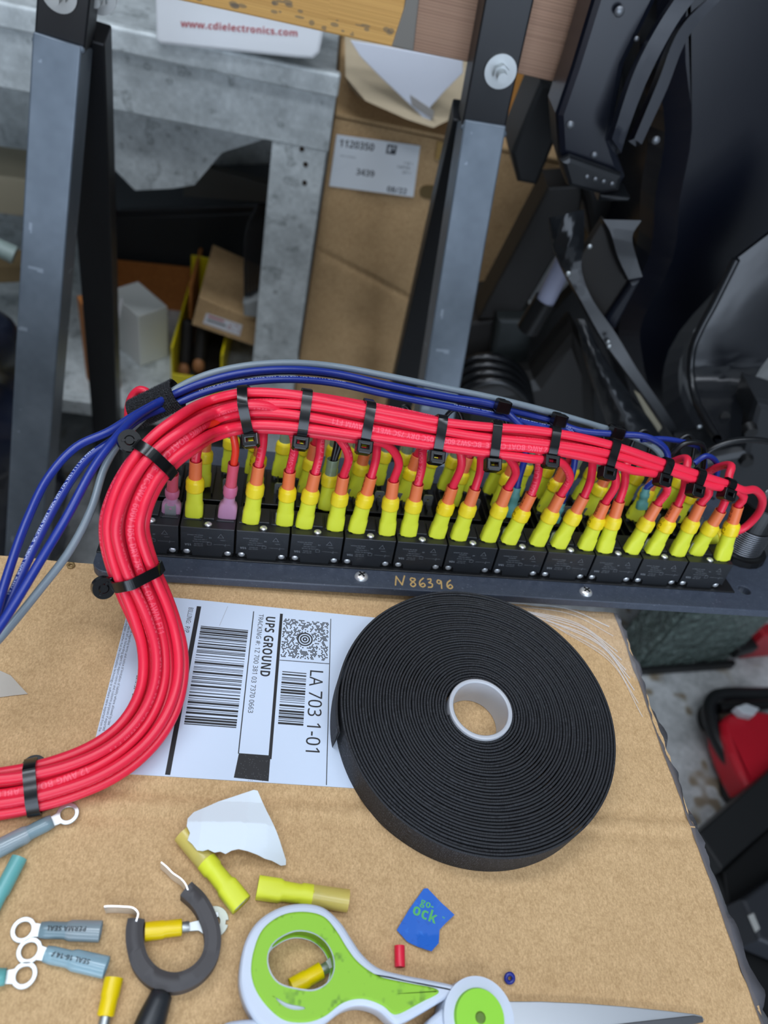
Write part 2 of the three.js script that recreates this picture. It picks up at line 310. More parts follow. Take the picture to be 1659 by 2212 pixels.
// ---------------------------------------------------------------- roll of hook-and-loop tape
{
  const g = thing('tape_roll', 'large roll of black hook and loop tape lying on the carton', 'tape roll');
  const C = V(0.1248, 0, -0.1825), r0 = 0.0176, r1 = 0.0752, turns = 37, hgt = 0.0195, per = 132, n = turns * per;
  const pos = [], uv = [], idx = []; const nj = vnoise(512, 120, 51), pitch = (r1 - r0) / turns;
  const prof = [[0.5, -hgt], [0.5, -0.0005], [0.30, 0], [-0.30, 0], [-0.5, -0.0005], [-0.5, -0.004]];
  for (let i = 0; i <= n; i++) {
    const t = i / n, th = 3.38 - (t - 1) * -turns * Math.PI * 2, k = Math.floor(t * turns);
    let rad = r0 + (r1 - r0) * t + (nj(i * 0.9, k * 5) - 0.5) * 0.0003;
    const endT = Math.max(0, (i - (n - 26)) / 26); rad += 0.0015 * endT * endT;
    const dy = (nj(k * 41, 9) - 0.5) * 0.0007 + (nj(i * 1.7, k * 13) - 0.5) * 0.00025;
    for (let j = 0; j < prof.length; j++) {
      const thick = pitch * 0.8, rp = rad + prof[j][0] * thick; let y = hgt + dy + prof[j][1]; if (prof[j][1] === -hgt) y = 0.0005;
      pos.push(C.x + Math.cos(th) * rp, y, C.z - Math.sin(th) * rp); uv.push(rad * 6.283 * t * turns * 12, j / 5);
    }
  }
  const P = prof.length;
  for (let i = 0; i < n; i++) for (let j = 0; j < P - 1; j++) { const a = i * P + j, b = a + P; idx.push(a, b, a + 1, a + 1, b, b + 1); }
  const e = n * P; idx.push(e, e + 1, e + 4, e + 1, e + 2, e + 4, e + 2, e + 3, e + 4, e, e + 4, e + 5);
  const geo = new THREE.BufferGeometry(); geo.setAttribute('position', new THREE.Float32BufferAttribute(pos, 3)); geo.setAttribute('uv', new THREE.Float32BufferAttribute(uv, 2)); geo.setIndex(idx); geo.computeVertexNormals();
  const weave = noiseTex(256, 256, (x, y) => { const s = (fibre2(x * 2, y * 2) > 0.9 ? 85 : 0) + (n3(x * 2, y * 2) - 0.5) * 18 + (x % 5 < 2 ? 12 : -6); return [clamp8(18 + s), clamp8(20 + s), clamp8(25 + s)]; });
  weave.repeat.set(1, 1);
  part(g, 'tape', geo, std(0xffffff, 0.72, { map: weave, side: THREE.DoubleSide }));
  const core = new THREE.LatheGeometry([[0.0148, 0.0006], [0.0172, 0.0006], [0.0174, 0.0206], [0.0168, 0.0212], [0.0154, 0.0212], [0.0148, 0.0206], [0.0148, 0.0006]].map(p => new THREE.Vector2(...p)), 64).translate(C.x, 0, C.z);
  part(g, 'core', core, phys(0xdfe3ea, 0.3, { transmission: 0.35 }), 'translucent white plastic core');
  ground(g);
}

// ---------------------------------------------------------------- switch panel plate
const PT = 5.5;                                                     // plate thickness in mm
const panel = thing('switch_panel', 'dark grey plastic switch panel plate lying face down behind the carton edge', 'panel');
panel.position.copy(PO); panel.quaternion.copy(PQ);
{
  const u0 = -0.017, u1 = 0.433, w0 = -0.138, w1 = 0, r = 0.009;
  const s = new THREE.Shape(); s.moveTo(u0 + r, -w1); s.lineTo(u1 - r, -w1); s.absarc(u1 - r, -w1 + r, r, -Math.PI / 2, 0); s.lineTo(u1, -w0 - r); s.absarc(u1 - r, -w0 - r, r, 0, Math.PI / 2); s.lineTo(u0 + r, -w0); s.absarc(u0 + r, -w0 - r, r, Math.PI / 2, Math.PI); s.lineTo(u0, -w1 + r); s.absarc(u0 + r, -w1 + r, r, Math.PI, 1.5 * Math.PI);
  for (const [a, b] of [[-0.0065, 0.0125], [0.395, 0.0193], [-0.0065, 0.127], [0.421, 0.127]]) { const h = new THREE.Path(); h.absarc(a, b, a > 0.39 && b < 0.05 ? 0.0042 : 0.003, 0, Math.PI * 2, true); s.holes.push(h); }
  const g = new THREE.ExtrudeGeometry(s, { depth: PT / 1000 - 0.0012, bevelEnabled: true, bevelSize: 0.0006, bevelOffset: -0.0006, bevelThickness: 0.0006, bevelSegments: 2, curveSegments: 10 });
  g.rotateX(-Math.PI / 2); g.translate(0, 0.0006, 0);
  part(panel, 'plate', boxUV(g, 6), std(0xffffff, 0.4, { map: scuff }));
  // raised inner bed the breakers are set into
  part(panel, 'bed', moved(box(0.403, 0.0012, 0.098, 0.0005), 0.1845, PT / 1000 + 0.0003, -0.0645), std(0x101113, 0.45));
  const num = canvas(512, 128, (c) => { c.clearRect(0, 0, 512, 128); c.strokeStyle = '#b99a63'; c.lineWidth = 11; c.lineCap = 'round'; c.lineJoin = 'round';
    const st = (pts) => { c.beginPath(); pts.forEach((p, i) => i ? c.lineTo(...p) : c.moveTo(...p)); c.stroke(); };
    const cu = (pts) => { const q = smooth(pts, 8, false); st(q); };
    st([[20, 96], [34, 30]]); st([[34, 30], [70, 92]]); st([[70, 92], [98, 22]]);
    cu([[172, 40], [150, 34], [138, 50], [160, 66], [172, 84], [150, 100], [134, 86], [152, 66], [176, 46], [172, 36]]);
    cu([[240, 30], [210, 56], [204, 86], [224, 98], [244, 84], [234, 70], [212, 80]]);
    cu([[272, 36], [296, 34], [290, 54], [276, 62], [300, 72], [292, 94], [266, 98]]);
    cu([[372, 44], [350, 38], [340, 56], [356, 66], [372, 46], [366, 100]]);
    cu([[446, 34], [420, 54], [412, 86], [432, 98], [452, 84], [440, 68], [418, 82]]); });
  const dec = new THREE.PlaneGeometry(0.042, 0.0148).rotateX(-Math.PI / 2).translate(0.1762, PT / 1000 + 0.0001, -0.0072);
  part(panel, 'hand_lettering', dec, std(0xffffff, 0.5, { map: num, transparent: true }), 'gold marker handwriting N 86396');
  const screw = (u, w) => {
    const h = part(panel, 'screw', new THREE.SphereGeometry(0.0042, 24, 10, 0, Math.PI * 2, 0, Math.PI / 2).scale(1, 0.62, 1).translate(u, PT / 1000, w), M.steel, 'cross head screw');
    const cr = merge([box(0.0046, 0.0012, 0.0009, 0), box(0.0009, 0.0012, 0.0046, 0)]).rotateY(0.6).translate(u, PT / 1000 + 0.0022, w);
    part(h, 'cross_slot', cr, std(0x2a2a2a, 0.5, { metalness: 0.6 }));
  };
  screw(0.1365, -0.0088); screw(0.279, -0.0074);
}
// what carries the panel behind the carton
{
  const g = thing('support_stand', 'black steel stand under the back of the switch panel', 'stand');
  part(g, 'base', moved(box(0.24, 0.012, 0.12, 0.003), 0.1, FLOOR + 0.006, -0.36), M.black);
  part(g, 'column', moved(box(0.04, 0.69, 0.03, 0.002), 0.1, FLOOR + 0.012 + 0.345, -0.345), M.black);
  const t = part(g, 'head', box(0.2, 0.014, 0.06, 0.002), M.black); t.quaternion.copy(PQ); t.position.copy(L(172, -7.3, -85));
  ground(g);
}

// ---------------------------------------------------------------- circuit breakers, rocker switches, socket
const ORD = ['last', 'second', 'third', 'fourth', 'fifth', 'sixth', 'seventh', 'eighth', 'ninth', 'tenth', 'eleventh', 'twelfth'];
const nth = (k) => k === 11 ? 'next to the round socket' : `${ORD[11 - k]} from the round socket`;
const KC = (k) => 13.5 + 31.53 * k;
const faceTex = (amp) => canvas(512, 256, (c, w, h) => {
  c.clearRect(0, 0, w, h); c.translate(w, h); c.rotate(Math.PI); c.fillStyle = '#83878c'; c.strokeStyle = '#83878c'; c.globalAlpha = 0.8;
  c.font = 'bold 40px sans-serif'; c.fillText(amp, 416, 76); c.font = '20px sans-serif';
  c.fillText('AC/DC 50V', 300, 60); c.fillText('IEC 60934', 300, 84); c.fillText('125/250V AC 50V DC', 226, 118); c.fillText('MADE IN TAIWAN', 300, 202); c.fillText('EN 60934', 306, 176); c.font = 'bold 22px sans-serif'; c.fillText('CE', 214, 176);
  c.font = '18px sans-serif'; c.fillText('1000m', 70, 150); c.fillText('2-YEAR TRIP FREE', 256, 146); c.lineWidth = 3; c.beginPath(); c.moveTo(120, 226); c.lineTo(150, 176); c.lineTo(90, 176); c.closePath(); c.stroke();
  c.lineWidth = 2.5; c.beginPath(); c.moveTo(20, 84); c.lineTo(70, 84); c.lineTo(84, 70); c.moveTo(84, 84); c.lineTo(190, 84); c.moveTo(70, 100); c.lineTo(70, 60); c.stroke();
  c.strokeRect(216, 70, 40, 34);
});
const face10 = std(0xffffff, 0.45, { map: faceTex('10A'), transparent: true }), face15 = std(0xffffff, 0.45, { map: faceTex('15A'), transparent: true });
const rivetG = new THREE.SphereGeometry(0.0022, 16, 8, 0, Math.PI * 2, 0, Math.PI / 2).scale(1, 0.6, 1);
const bodyG = (() => {                                               // front outline with a tongue between two notched corners
  const b = 15.2, h = 21.3, q = [[-8.6, 0], [8.6, 0], [9, 3.2], [11, 4.6], [13.4, 4.4], [b, 3.2], [b, h], [-b, h], [-b, 3.2], [-13.4, 4.4], [-11, 4.6], [-9, 3.2]].map(p => [p[0] / 1000, p[1] / 1000]);
  const g = new THREE.ExtrudeGeometry(shapeOf(q), { depth: 0.0222, bevelEnabled: true, bevelSize: 0.0004, bevelOffset: -0.0004, bevelThickness: 0.0004, bevelSegments: 2 });
  return g.translate(0, 0, -0.0226);
})();
const backFoot = box(0.0296, 0.006, 0.0215, 0.0006).translate(0, 0.003, -0.0118);
const ribG = box(0.0064, 0.0022, 0.0135, 0.0005).translate(0, 0.0219, -0.0138), cheekG = box(0.001, 0.0012, 0.0125, 0.0003), padG = box(0.0096, 0.0008, 0.0052, 0.0002), bladeG = (() => {
  const s = shapeOf([[-3.1, 0], [3.1, 0], [3.1, 7.4], [2.3, 8.4], [-2.3, 8.4], [-3.1, 7.4]].map(p => [p[0] / 1000, p[1] / 1000])); const h = new THREE.Path(); h.absarc(0, 0.0048, 0.0008, 0, 7, true); s.holes.push(h);
  return new THREE.ExtrudeGeometry(s, { depth: 0.0008, bevelEnabled: false }).translate(0, 0, -0.0004); })();
for (let k = 0; k < 12; k++) {
  const b = thing('circuit_breaker', k === 1 ? 'black circuit breaker marked 15A with a pink and a yellow connector' : k === 0 ? 'black circuit breaker beside the red wire bundle with one pink connector in view' : k === 11 ? 'black circuit breaker at the end of the row next to the round ribbed socket' : `black 10A circuit breaker with two yellow connectors, ${nth(k)}`, 'breaker', 'circuit breakers in a row on the panel');
  b.position.copy(L(KC(k), PT + 0.9, -17.4)); b.quaternion.copy(PQ);
  const body = part(b, 'body', bodyG, M.breaker);
  part(b, 'foot', backFoot, M.black);
  part(b, 'rib', ribG, M.breakerTop);
  for (const s of [-1, 1]) { part(body, 'cheek', cheekG.clone().translate(s * 0.0047, 0.0216, -0.0132), M.breakerTop); part(b, 'terminal_pad', padG.clone().translate(s * 0.0096, 0.0214, -0.0098), M.dullSteel.clone()).material.color.set(0x55585a); }
  part(b, 'rivet', rivetG.clone().translate(0, 0.0215, -0.0034), M.steel);
  const cup = part(b, 'rivet_cup', new THREE.CylinderGeometry(0.003, 0.0034, 0.0009, 20).translate(0, 0.0213, -0.0034), M.breaker);
  for (const s of [-1, 1]) part(b, 'rivet', rivetG.clone().scale(1, 0.9, 1).rotateX(Math.PI / 2).translate(s * 0.0117, 0.0026, -0.0016), M.steel);
  part(b, 'corner_block', merge([-1, 1].map(s => box(0.006, 0.0046, 0.004, 0.0004).translate(s * 0.012, 0.0025, -0.0039))), M.black);
  part(b, 'printed_text', new THREE.PlaneGeometry(0.0285, 0.0142).translate(0, 0.0122, 0.00005), k < 2 ? face15 : face10, 'small grey printed rating text');
  for (const s of [-1, 1]) part(b, 'blade', bladeG.clone().translate(s * 0.0096, 0.0213, -0.0098), M.dullSteel);
}
const SW = { base: [24.5, 21, 37] };
for (let k = 0; k < 12; k++) {
  const b = thing('rocker_switch', k === 1 ? 'black rocker switch body with a bare spade blade in view' : `black rocker switch body behind the breaker ${nth(k)}`, 'switch', 'rocker switches in a row behind the breakers');
  b.position.copy(L(KC(k) - 1, PT + 0.9, -65)); b.quaternion.copy(PQ);
  part(b, 'body', box(0.0245, 0.0195, 0.036, 0.0008).translate(0, 0.00975, 0), M.switchBody);
  part(b, 'flange', box(0.027, 0.0024, 0.041, 0.0006).translate(0, 0.0128, 0), M.switchBody);
  part(b, 'partition', merge([-1, 0, 1].map(i => box(0.0009, 0.0035, 0.03, 0.0002).translate(i * 0.0078, 0.0208, 0))), M.black);
  for (const [du, dw] of [[-8, 6], [-9, -11], [8, -11], [9, 6]]) part(b, 'blade', bladeG.clone().translate(du / 1000, 0.019, dw / 1000), M.dullSteel);
}
{
  const g = thing('power_socket', 'round black ribbed socket barrel standing at the end of the breakers', 'socket');
  g.position.copy(L(410, PT, -60)); g.quaternion.copy(PQ);
  const pr = [[0, 0.0], [0.0165, 0.0], [0.0165, 0.004], [0.0145, 0.005]]; pr.push([0.0128, 0.006], [0.0128, 0.0255]);
  for (let i = 0; i < 12; i++) part(g, 'thread_ring', new THREE.TorusGeometry(0.0135, 0.0007, 8, 40).rotateX(Math.PI / 2).translate(0, 0.0065 + i * 0.0016, 0), M.boltDark ??= std(0x6a6c70, 0.25, { metalness: 0.8 }));
  pr.push([0.0138, 0.026], [0.0138, 0.043], [0.0132, 0.044], [0, 0.044]);
  part(g, 'barrel', toCreasedNormals(new THREE.LatheGeometry(pr.map(p => new THREE.Vector2(...p)), 48), 0.5), phys(0x111213, 0.28));
  const nut = new THREE.CylinderGeometry(0.0185, 0.0185, 0.0045, 18).translate(0, 0.0022, 0); part(g, 'ring_nut', toCreasedNormals(flat(nut), 0.2), M.black);
  part(g, 'blade', bladeG.clone().scale(1.1, 1.5, 1.2).rotateY(0.5).translate(-0.004, 0.0435, 0.002), M.dullSteel);
  part(g, 'blade', bladeG.clone().scale(1.1, 1.3, 1.2).rotateY(0.5).translate(0.006, 0.0435, -0.004), M.dullSteel);
}

// ---------------------------------------------------------------- crimp connectors (40 mm long, mouth up)
function loft(rows, seg = 24, scallop = 0) {
  const pos = [], uv = [], idx = [], Lr = rows.length;
  for (let j = 0; j < Lr; j++) for (let i = 0; i <= seg; i++) {
    const th = i / seg * Math.PI * 2, [y, a, b] = rows[j], e = rows[j][3] ?? 1, c = Math.cos(th), s = Math.sin(th);
    const sx = Math.sign(c) * Math.abs(c) ** e, sz = Math.sign(s) * Math.abs(s) ** e;
    pos.push(sx * a / 1000, (y + (j < 2 ? scallop * Math.cos(th * 6) * 0.35 - scallop * sx * sx * -0.5 : 0)) / 1000, sz * b / 1000); uv.push(i / seg, j / (Lr - 1));
  }
  for (let j = 0; j < Lr - 1; j++) for (let i = 0; i < seg; i++) { const a = j * (seg + 1) + i, b = a + seg + 1; idx.push(a, b, a + 1, a + 1, b, b + 1); }
  const g = new THREE.BufferGeometry(); g.setAttribute('position', new THREE.Float32BufferAttribute(pos, 3)); g.setAttribute('uv', new THREE.Float32BufferAttribute(uv, 2)); g.setIndex(idx); g.computeVertexNormals(); return g;
}
const CG = {
  housing: loft([[0.3, 4.2, 2.4, 0.6], [0, 5.0, 3.3, 0.6], [0.8, 5.15, 3.5, 0.6], [6, 5.15, 3.5, 0.62], [9.6, 5.05, 3.6, 0.68], [10.5, 4.65, 3.7, 0.8], [15, 4.55, 4.0, 0.95], [20.5, 4.5, 4.2, 1]], 32, 1.3),
  collar: loft([[19.2, 4.4, 4.2], [19.6, 5.0, 4.8], [20.4, 5.2, 5.0], [25.6, 5.15, 5.05], [26.8, 4.8, 4.8], [27.6, 4.2, 4.2], [28.2, 3.75, 3.75], [28.6, 3.4, 3.4]]),
  sleeve: loft([[26.5, 3.75, 3.75], [31, 3.55, 3.55], [39.2, 3.5, 3.5], [40, 3.55, 3.55], [40, 3.1, 3.1], [36, 2.8, 2.8]]),
  pinkHousing: loft([[0.2, 4.6, 1.8, 0.5], [0, 5.2, 2.7, 0.45], [1, 5.4, 3, 0.45], [8, 5.4, 3, 0.45], [11, 4.6, 3.0, 0.6], [12.5, 3.4, 3.0, 0.9], [17.5, 3.2, 3.1, 1]], 32, 0.8),
  pinkCollar: loft([[16.5, 3.3, 3.2], [18, 3.9, 3.9], [22.5, 4.1, 4.1], [24.5, 3.4, 3.4]]),
  pinkSleeve: loft([[23.5, 3.2, 3.2], [33, 3.0, 3.0], [40, 3.2, 3.2], [40, 2.7, 2.7], [36, 2.4, 2.4]]),
  slim: loft([[0.2, 3.0, 1.8, 0.6], [0, 3.6, 2.6, 0.6], [12, 3.6, 2.7, 0.6], [14, 2.7, 2.6, 0.9], [22, 2.7, 2.6], [24, 3.1, 3.1], [30, 3.1, 3.1], [31, 2.5, 2.5], [40, 2.6, 2.6], [40, 2.2, 2.2], [36, 2, 2]]),
};
let conCount = 0;
function connector(parent, base, mouth, kind, turn = 0) {
  const d = mouth.clone().sub(base), len = d.length() / 0.04; d.normalize();
  const z = U.clone().applyAxisAngle(d, turn).cross(d).normalize(), x = d.clone().cross(z).normalize();
  const txt = conCount++ % 3 === 1;
  const set = { yellow: ['housing', M.yellow, 'collar', txt ? M.collarText : M.collar, 'sleeve', txt ? M.sleeveText : M.sleeve], clear: ['housing', M.yellow, 'collar', M.collar, 'sleeve', M.clear], pink: ['pinkHousing', M.pink, 'pinkCollar', M.pinkCollar, 'pinkSleeve', M.pinkSleeve], teal: ['slim', M.teal], tealBlue: ['slim', M.tealBlue] }[kind];
  const m = part(parent, 'connector', CG[set[0]], set[1], { yellow: 'yellow heat shrink spade connector with orange looking sleeve', clear: 'yellow heat shrink spade connector with clear sleeve', pink: 'pink translucent spade connector', teal: 'small teal spade connector', tealBlue: 'small blue spade connector' }[kind]);
  if (set[2]) { part(m, 'collar', CG[set[2]], set[3]); part(m, 'sleeve', CG[set[4]], set[5]); }
  m.position.copy(base); m.quaternion.setFromRotationMatrix(new THREE.Matrix4().makeBasis(x, d, z)); m.scale.set(1, len, 1);
  return { mouth, inside: base.clone().lerp(mouth, 0.8), dir: d };
}
const RW = 0.0025;
function wireGeo(pts, r, seg, texLen = 0.2) {
  const g = tube(pts, r, seg, 12), len = curve(pts).getLength(), uv = g.attributes.uv, off = rnd(), tw = rnd();
  for (let i = 0; i < uv.count; i++) uv.setXY(i, uv.getX(i) * len / texLen + off, uv.getY(i) * Math.max(1, Math.round(r / 0.0022)) + tw);
  return g;
}
// front row: base and mouth in pixels
const CON = [[370, 1106, 374, 1023], [419, 1114, 423, 994], [490, 1117, 505, 1001], [541, 1127, 559, 1005], [614, 1131, 626, 1017], [656, 1137, 681, 1021], [723, 1142, 742, 1028], [769, 1147, 802, 1029], [835, 1152, 850, 1038], [881, 1154, 903, 1045], [942, 1158, 978, 1051], [989, 1163, 1026, 1055], [1053, 1166, 1097, 1055], [1097, 1171, 1148, 1067], [1158, 1175, 1211, 1069], [1204, 1180, 1262, 1072], [1263, 1184, 1307, 1086], [1304, 1190, 1338, 1082], [1361, 1192, 1420, 1089], [1407, 1194, 1464, 1091], [1461, 1197, 1514, 1088], [1501, 1195, 1557, 1103], [1558, 1207, 1594, 1093]];
const front = (i) => { const c = CON[i]; return [PN(c[0], c[1], 27.4), PW(c[2], c[3], -27.5)]; };

// ---------------------------------------------------------------- the red bundle
// line of its upper edge, from the right end of the panel to the left edge of the picture
const BP = [];
for (const [x, y] of [[1640, 1075], [1590, 1050], [1500, 1019], [1420, 994], [1345, 970], [1250, 948], [1150, 932], [1050, 922], [950, 908], [850, 890], [760, 874], [690, 862], [610, 852], [525, 852], [455, 868]]) BP.push(PW(x, y, -25));
for (const [x, y, h] of [[385, 902, 0.110], [325, 946, 0.106], [277, 1003, 0.099], [243, 1070, 0.090], [228, 1140, 0.078], [240, 1205, 0.066], [262, 1265, 0.055], [292, 1335, 0.042], [312, 1410, 0.030], [308, 1485, 0.021], [272, 1555, 0.0155], [208, 1607, 0.0138], [120, 1642, 0.0133], [40, 1660, 0.0132], [-60, 1672, 0.0132], [-200, 1688, 0.0132]]) BP.push(onY(x, y, h));
const bcurve = curve(BP), BN = 420, frames = [];
for (let i = 0; i <= BN; i++) {
  const t = i / BN, p = bcurve.getPointAt(t), T = bcurve.getTangentAt(t), lo = Math.max(0, Math.min(1, (p.y - 0.02) / 0.06));
  const view = p.clone().sub(CAM).normalize().lerp(V(0, -1, 0), 1 - lo).normalize();
  const row = T.clone().cross(view).normalize(), col = row.clone().cross(T).normalize(); if (col.dot(view) < 0) col.negate();
  frames.push({ p, T, row, col, u: loc(p)[0] });
}
const SLOT = [[0, 0], [1, 0], [0, 1], [2, 0], [1, 1], [3, 0], [2, 1], [0, 2], [3, 1], [3, 2], [1.5, -0.93], [1, 2], [2, 2]];
const slotPos = (f, j, i) => { const [r, c] = SLOT[j], a = 5.05e-3, wv = 0.0009 * Math.sin(i * 0.05 + j * 2.1); return f.p.clone().addScaledVector(f.row, a * (r + 0.5 * (c % 2)) + wv).addScaledVector(f.col, 4.5e-3 * c + Math.abs(wv) * 0.5); };
const leaveAt = [];
for (let k = 12; k >= 0; k--) {
  const j = 12 - k; let g, start = [], lu;
  if (k === 12) {
    g = thing('red_wire', 'red wire bowing past the end of the bundle to a yellow connector by the socket', 'wire', 'red feed wires in the bundle');
    const c = connector(g, PW(1505, 1172, -40), PW(1588, 1150, -44), 'yellow', 0.6);
    start = [c.inside, PW(1605, 1142, -44), PW(1636, 1112, -42), PW(1647, 1080, -36), PW(1630, 1058, -30)]; lu = 366;
  } else {
    const ci = 2 * k, [b, m] = front(ci);
    g = thing('red_wire', k < 2 ? (k ? 'thin red wire arching from the bundle into a pink connector beside a bare blade' : 'thin red wire dropping from the bundle into a pink connector beside the cable bend') : `red bundle wire into the right connector of the breaker ${nth(k)}`, 'wire', 'red feed wires in the bundle');
    const c = connector(g, b, m, k < 2 ? 'pink' : 'yellow');
    const [u, n, w] = loc(m); lu = u - (k === 0 ? 4 : k === 1 ? 24 : 22);
    let fi = frames.findIndex(f => f.u < lu); const tgt = loc(slotPos(frames[fi], j, fi)), dn = tgt[1] - n;
    start = [c.inside, m.clone()];
    if (k >= 2) start.push(L(u + 1.2 + 4 * (c.dir.dot(U)), n + dn * 0.42, w + 0.5), L(u - 4.5, n + dn * 0.75, lerp(w, tgt[2], 0.3)), L(u - 12, n + dn * 0.95, lerp(w, tgt[2], 0.7)));
    else if (k === 1) start.push(L(u + 0.5, n + 11, w), L(u - 5, n + dn * 0.82, w), L(u - 14, n + dn * 0.95, lerp(w, tgt[2], 0.6)));
    else start.push(L(u - 0.5, n + dn * 0.4, lerp(w, tgt[2], 0.3)), L(u + 0.5, n + dn * 0.8, lerp(w, tgt[2], 0.7)));
  }
  let fi = frames.findIndex(f => f.u < lu); leaveAt[j] = fi;
  const pts = start; for (let i = fi + 3; i <= BN; i += 7) pts.push(slotPos(frames[i], j, i));
  part(g, 'insulation', wireGeo(pts, k < 2 ? 0.0021 : RW, Math.round(pts.length * 3.2)), k < 2 ? M.orangeRed : M.red);
  ground(g);
}
// short jumpers from the left terminal of each breaker to the switch behind it
const backBase = (k, du, w) => L(KC(k) + du, 27.5, w);
for (let k = 1; k < 12; k++) {
  const [b, m] = front(2 * k - 1), [u, n, w] = loc(m);
  const g = thing('red_wire', `short red jumper on the left connector of the breaker ${nth(k)}`, 'wire', 'red jumpers between breakers and switches');
  const c1 = connector(g, b, m, 'yellow');
  const lean = lerp(1, 5, k / 11), bb = backBase(k, -7.5, -61 + rr(-2, 2)), bm = L(KC(k) - 7.5 + lean + rr(-1, 2), 62 + rr(-1.5, 1.5), -63);
  const c2 = connector(g, bb, bm, 'yellow', rr(-0.3, 0.3)); const q = loc(bm), ap = k > 9 ? 87 - (k - 10) * 2 : 85;
  const dir = c1.dir.dot(U) * 6;
  const pts = [c1.inside, m.clone(), L(u + dir * 0.8 + 1, n + 10, w - 3.5), L(u + dir + 1, n + 19, w - 10), L((u + q[0]) / 2 + 3, ap, -44), L(q[0] + 1.5, q[1] + 12, -58), bm.clone(), c2.inside];
  part(g, 'insulation', wireGeo(pts, RW, 60), M.red); ground(g);
}
// black ground wires looping between neighbouring switches
for (let k = 1; k < 11; k++) {
  const g = thing('black_wire', `thin black jumper to the switch behind the breaker ${nth(k + 1)}`, 'wire', 'black jumpers between switches');
  const t = k / 11, l = lerp(1, 6, t), b1 = backBase(k, 7.5, -77), m1 = L(KC(k) + 7.5 + l + rr(-1, 1), 63, -79), b2 = backBase(k + 1, -9.5, -77), m2 = L(KC(k + 1) - 9.5 + l + rr(-1, 1), 63, -79);
  const c1 = connector(g, b1, m1, 'clear'), c2 = connector(g, b2, m2, 'clear'); const a = loc(m1), b = loc(m2), ap = lerp(84, 80, t) + rr(-1.5, 2.5);
  part(g, 'insulation', wireGeo([c1.inside, m1.clone(), L(a[0] + 0.6, a[1] + 8, -80), L(a[0] + 2.6, ap - 4, -82), L((a[0] + b[0]) / 2, ap, -83), L(b[0] - 2.6, ap - 4, -82), L(b[0] - 0.6, b[1] + 8, -80), m2.clone(), c2.inside], 0.0015, 60), M.blackWire); ground(g);
}
{ // long black lead sweeping to the right of the socket
  const g = thing('black_wire', 'black cable arching out of view to the right above the round socket', 'wire');
  part(g, 'insulation', wireGeo([PW(1500, 1010, -95), PW(1530, 975, -95), PW(1575, 955, -95), PW(1630, 950, -95), PW(1690, 962, -95), PW(1760, 1000, -95)], 0.0022, 50), M.blackWire); ground(g);
  const h = thing('black_wire', 'pair of black leads dropping behind the bundle beside a clear sleeved connector', 'wire');
  for (const s of [0, 1]) part(h, 'insulation', wireGeo([PW(700 + s * 14, 860 + s * 5, -72), PW(728 + s * 12, 900, -60), PW(728 + s * 9, 950, -54), PW(720 + s * 5, 990, -50), PW(716 + s * 3, 1010, -48)], 0.0016, 30), M.blackWire);
  connector(h, PW(704, 1098, -46), PW(719, 992, -50), 'clear'); ground(h);
}

// ---------------------------------------------------------------- blue and grey bundle
const blueTop = [[380, 850], [440, 826], [520, 806], [620, 798], [720, 806], [840, 832], [960, 856], [1075, 878], [1195, 906]];
const fanL = [
  [[296, 894, 0.090], [235, 932, 0.089], [165, 965, 0.086], [105, 1030, 0.081], [60, 1120, 0.076], [20, 1230, 0.071], [-25, 1380, 0.066]],
  [[302, 904, 0.086], [252, 945, 0.084], [190, 990, 0.081], [130, 1075, 0.076], [80, 1170, 0.070], [30, 1275, 0.064], [-30, 1400, 0.058]],
  [[298, 898, 0.094], [255, 940, 0.097], [205, 1005, 0.094], [145, 1115, 0.086], [85, 1215, 0.077], [15, 1330, 0.068], [-40, 1410, 0.062]],
  [[305, 906, 0.084], [262, 950, 0.079], [226, 1010, 0.073], [197, 1100, 0.066], [150, 1190, 0.058], [85, 1275, 0.050], [0, 1378, 0.043], [-60, 1440, 0.040]]];
const blueEnd = [ // where each blue wire leaves the loom, then its teal connector base and mouth
  { leave: 7, drop: [[1110, 905], [1137, 940], [1135, 985], [1122, 1030]], con: [1102, 1114, 1117, 1052], w: -43 },
  { leave: 8, drop: [[1222, 925], [1240, 950], [1241, 1000], [1228, 1050]], con: [1196, 1126, 1214, 1085], w: -46 },
  { leave: 8, drop: [[1250, 930], [1330, 938], [1400, 945], [1440, 975], [1435, 1020]], con: [1385, 1098, 1396, 1055], w: -52, far: true },
];
const loom = (dn, dw) => blueTop.map(([x, y], i) => { const p = PW(x, y, lerp(-44, -68, Math.min(1, i / 4))); return p.addScaledVector(N, dn / 1000).addScaledVector(W, dw / 1000); });
const offs = [[0, 0], [-5.2, 2.0], [-3.0, -4], [3.4, -0.5]];
blueEnd.forEach((e, i) => {
  const g = thing('blue_wire', ['blue wire dropping from the loom between two breaker connectors into a teal connector', 'blue wire curving down behind the last cable ties of the loom', 'blue wire running furthest along the loom before bending down'][i], 'wire', 'blue wires in the loom');
  const c = connector(g, PW(e.con[0], e.con[1], e.w), PW(e.con[2], e.con[3], e.w - 2), 'teal');
  const lm = loom(...offs[i]).slice(0, e.leave + 1), pts = fanL[i].slice().reverse().map(p => onY(...p)).concat(lm, e.drop.map(([x, y], q) => PW(x, y, lerp(-66, e.w - 2, (q + 0.6) / e.drop.length))), [c.mouth, c.inside]);
  part(g, 'insulation', wireGeo(pts, 0.0021, 130, 0.15), M.blue); ground(g);
});
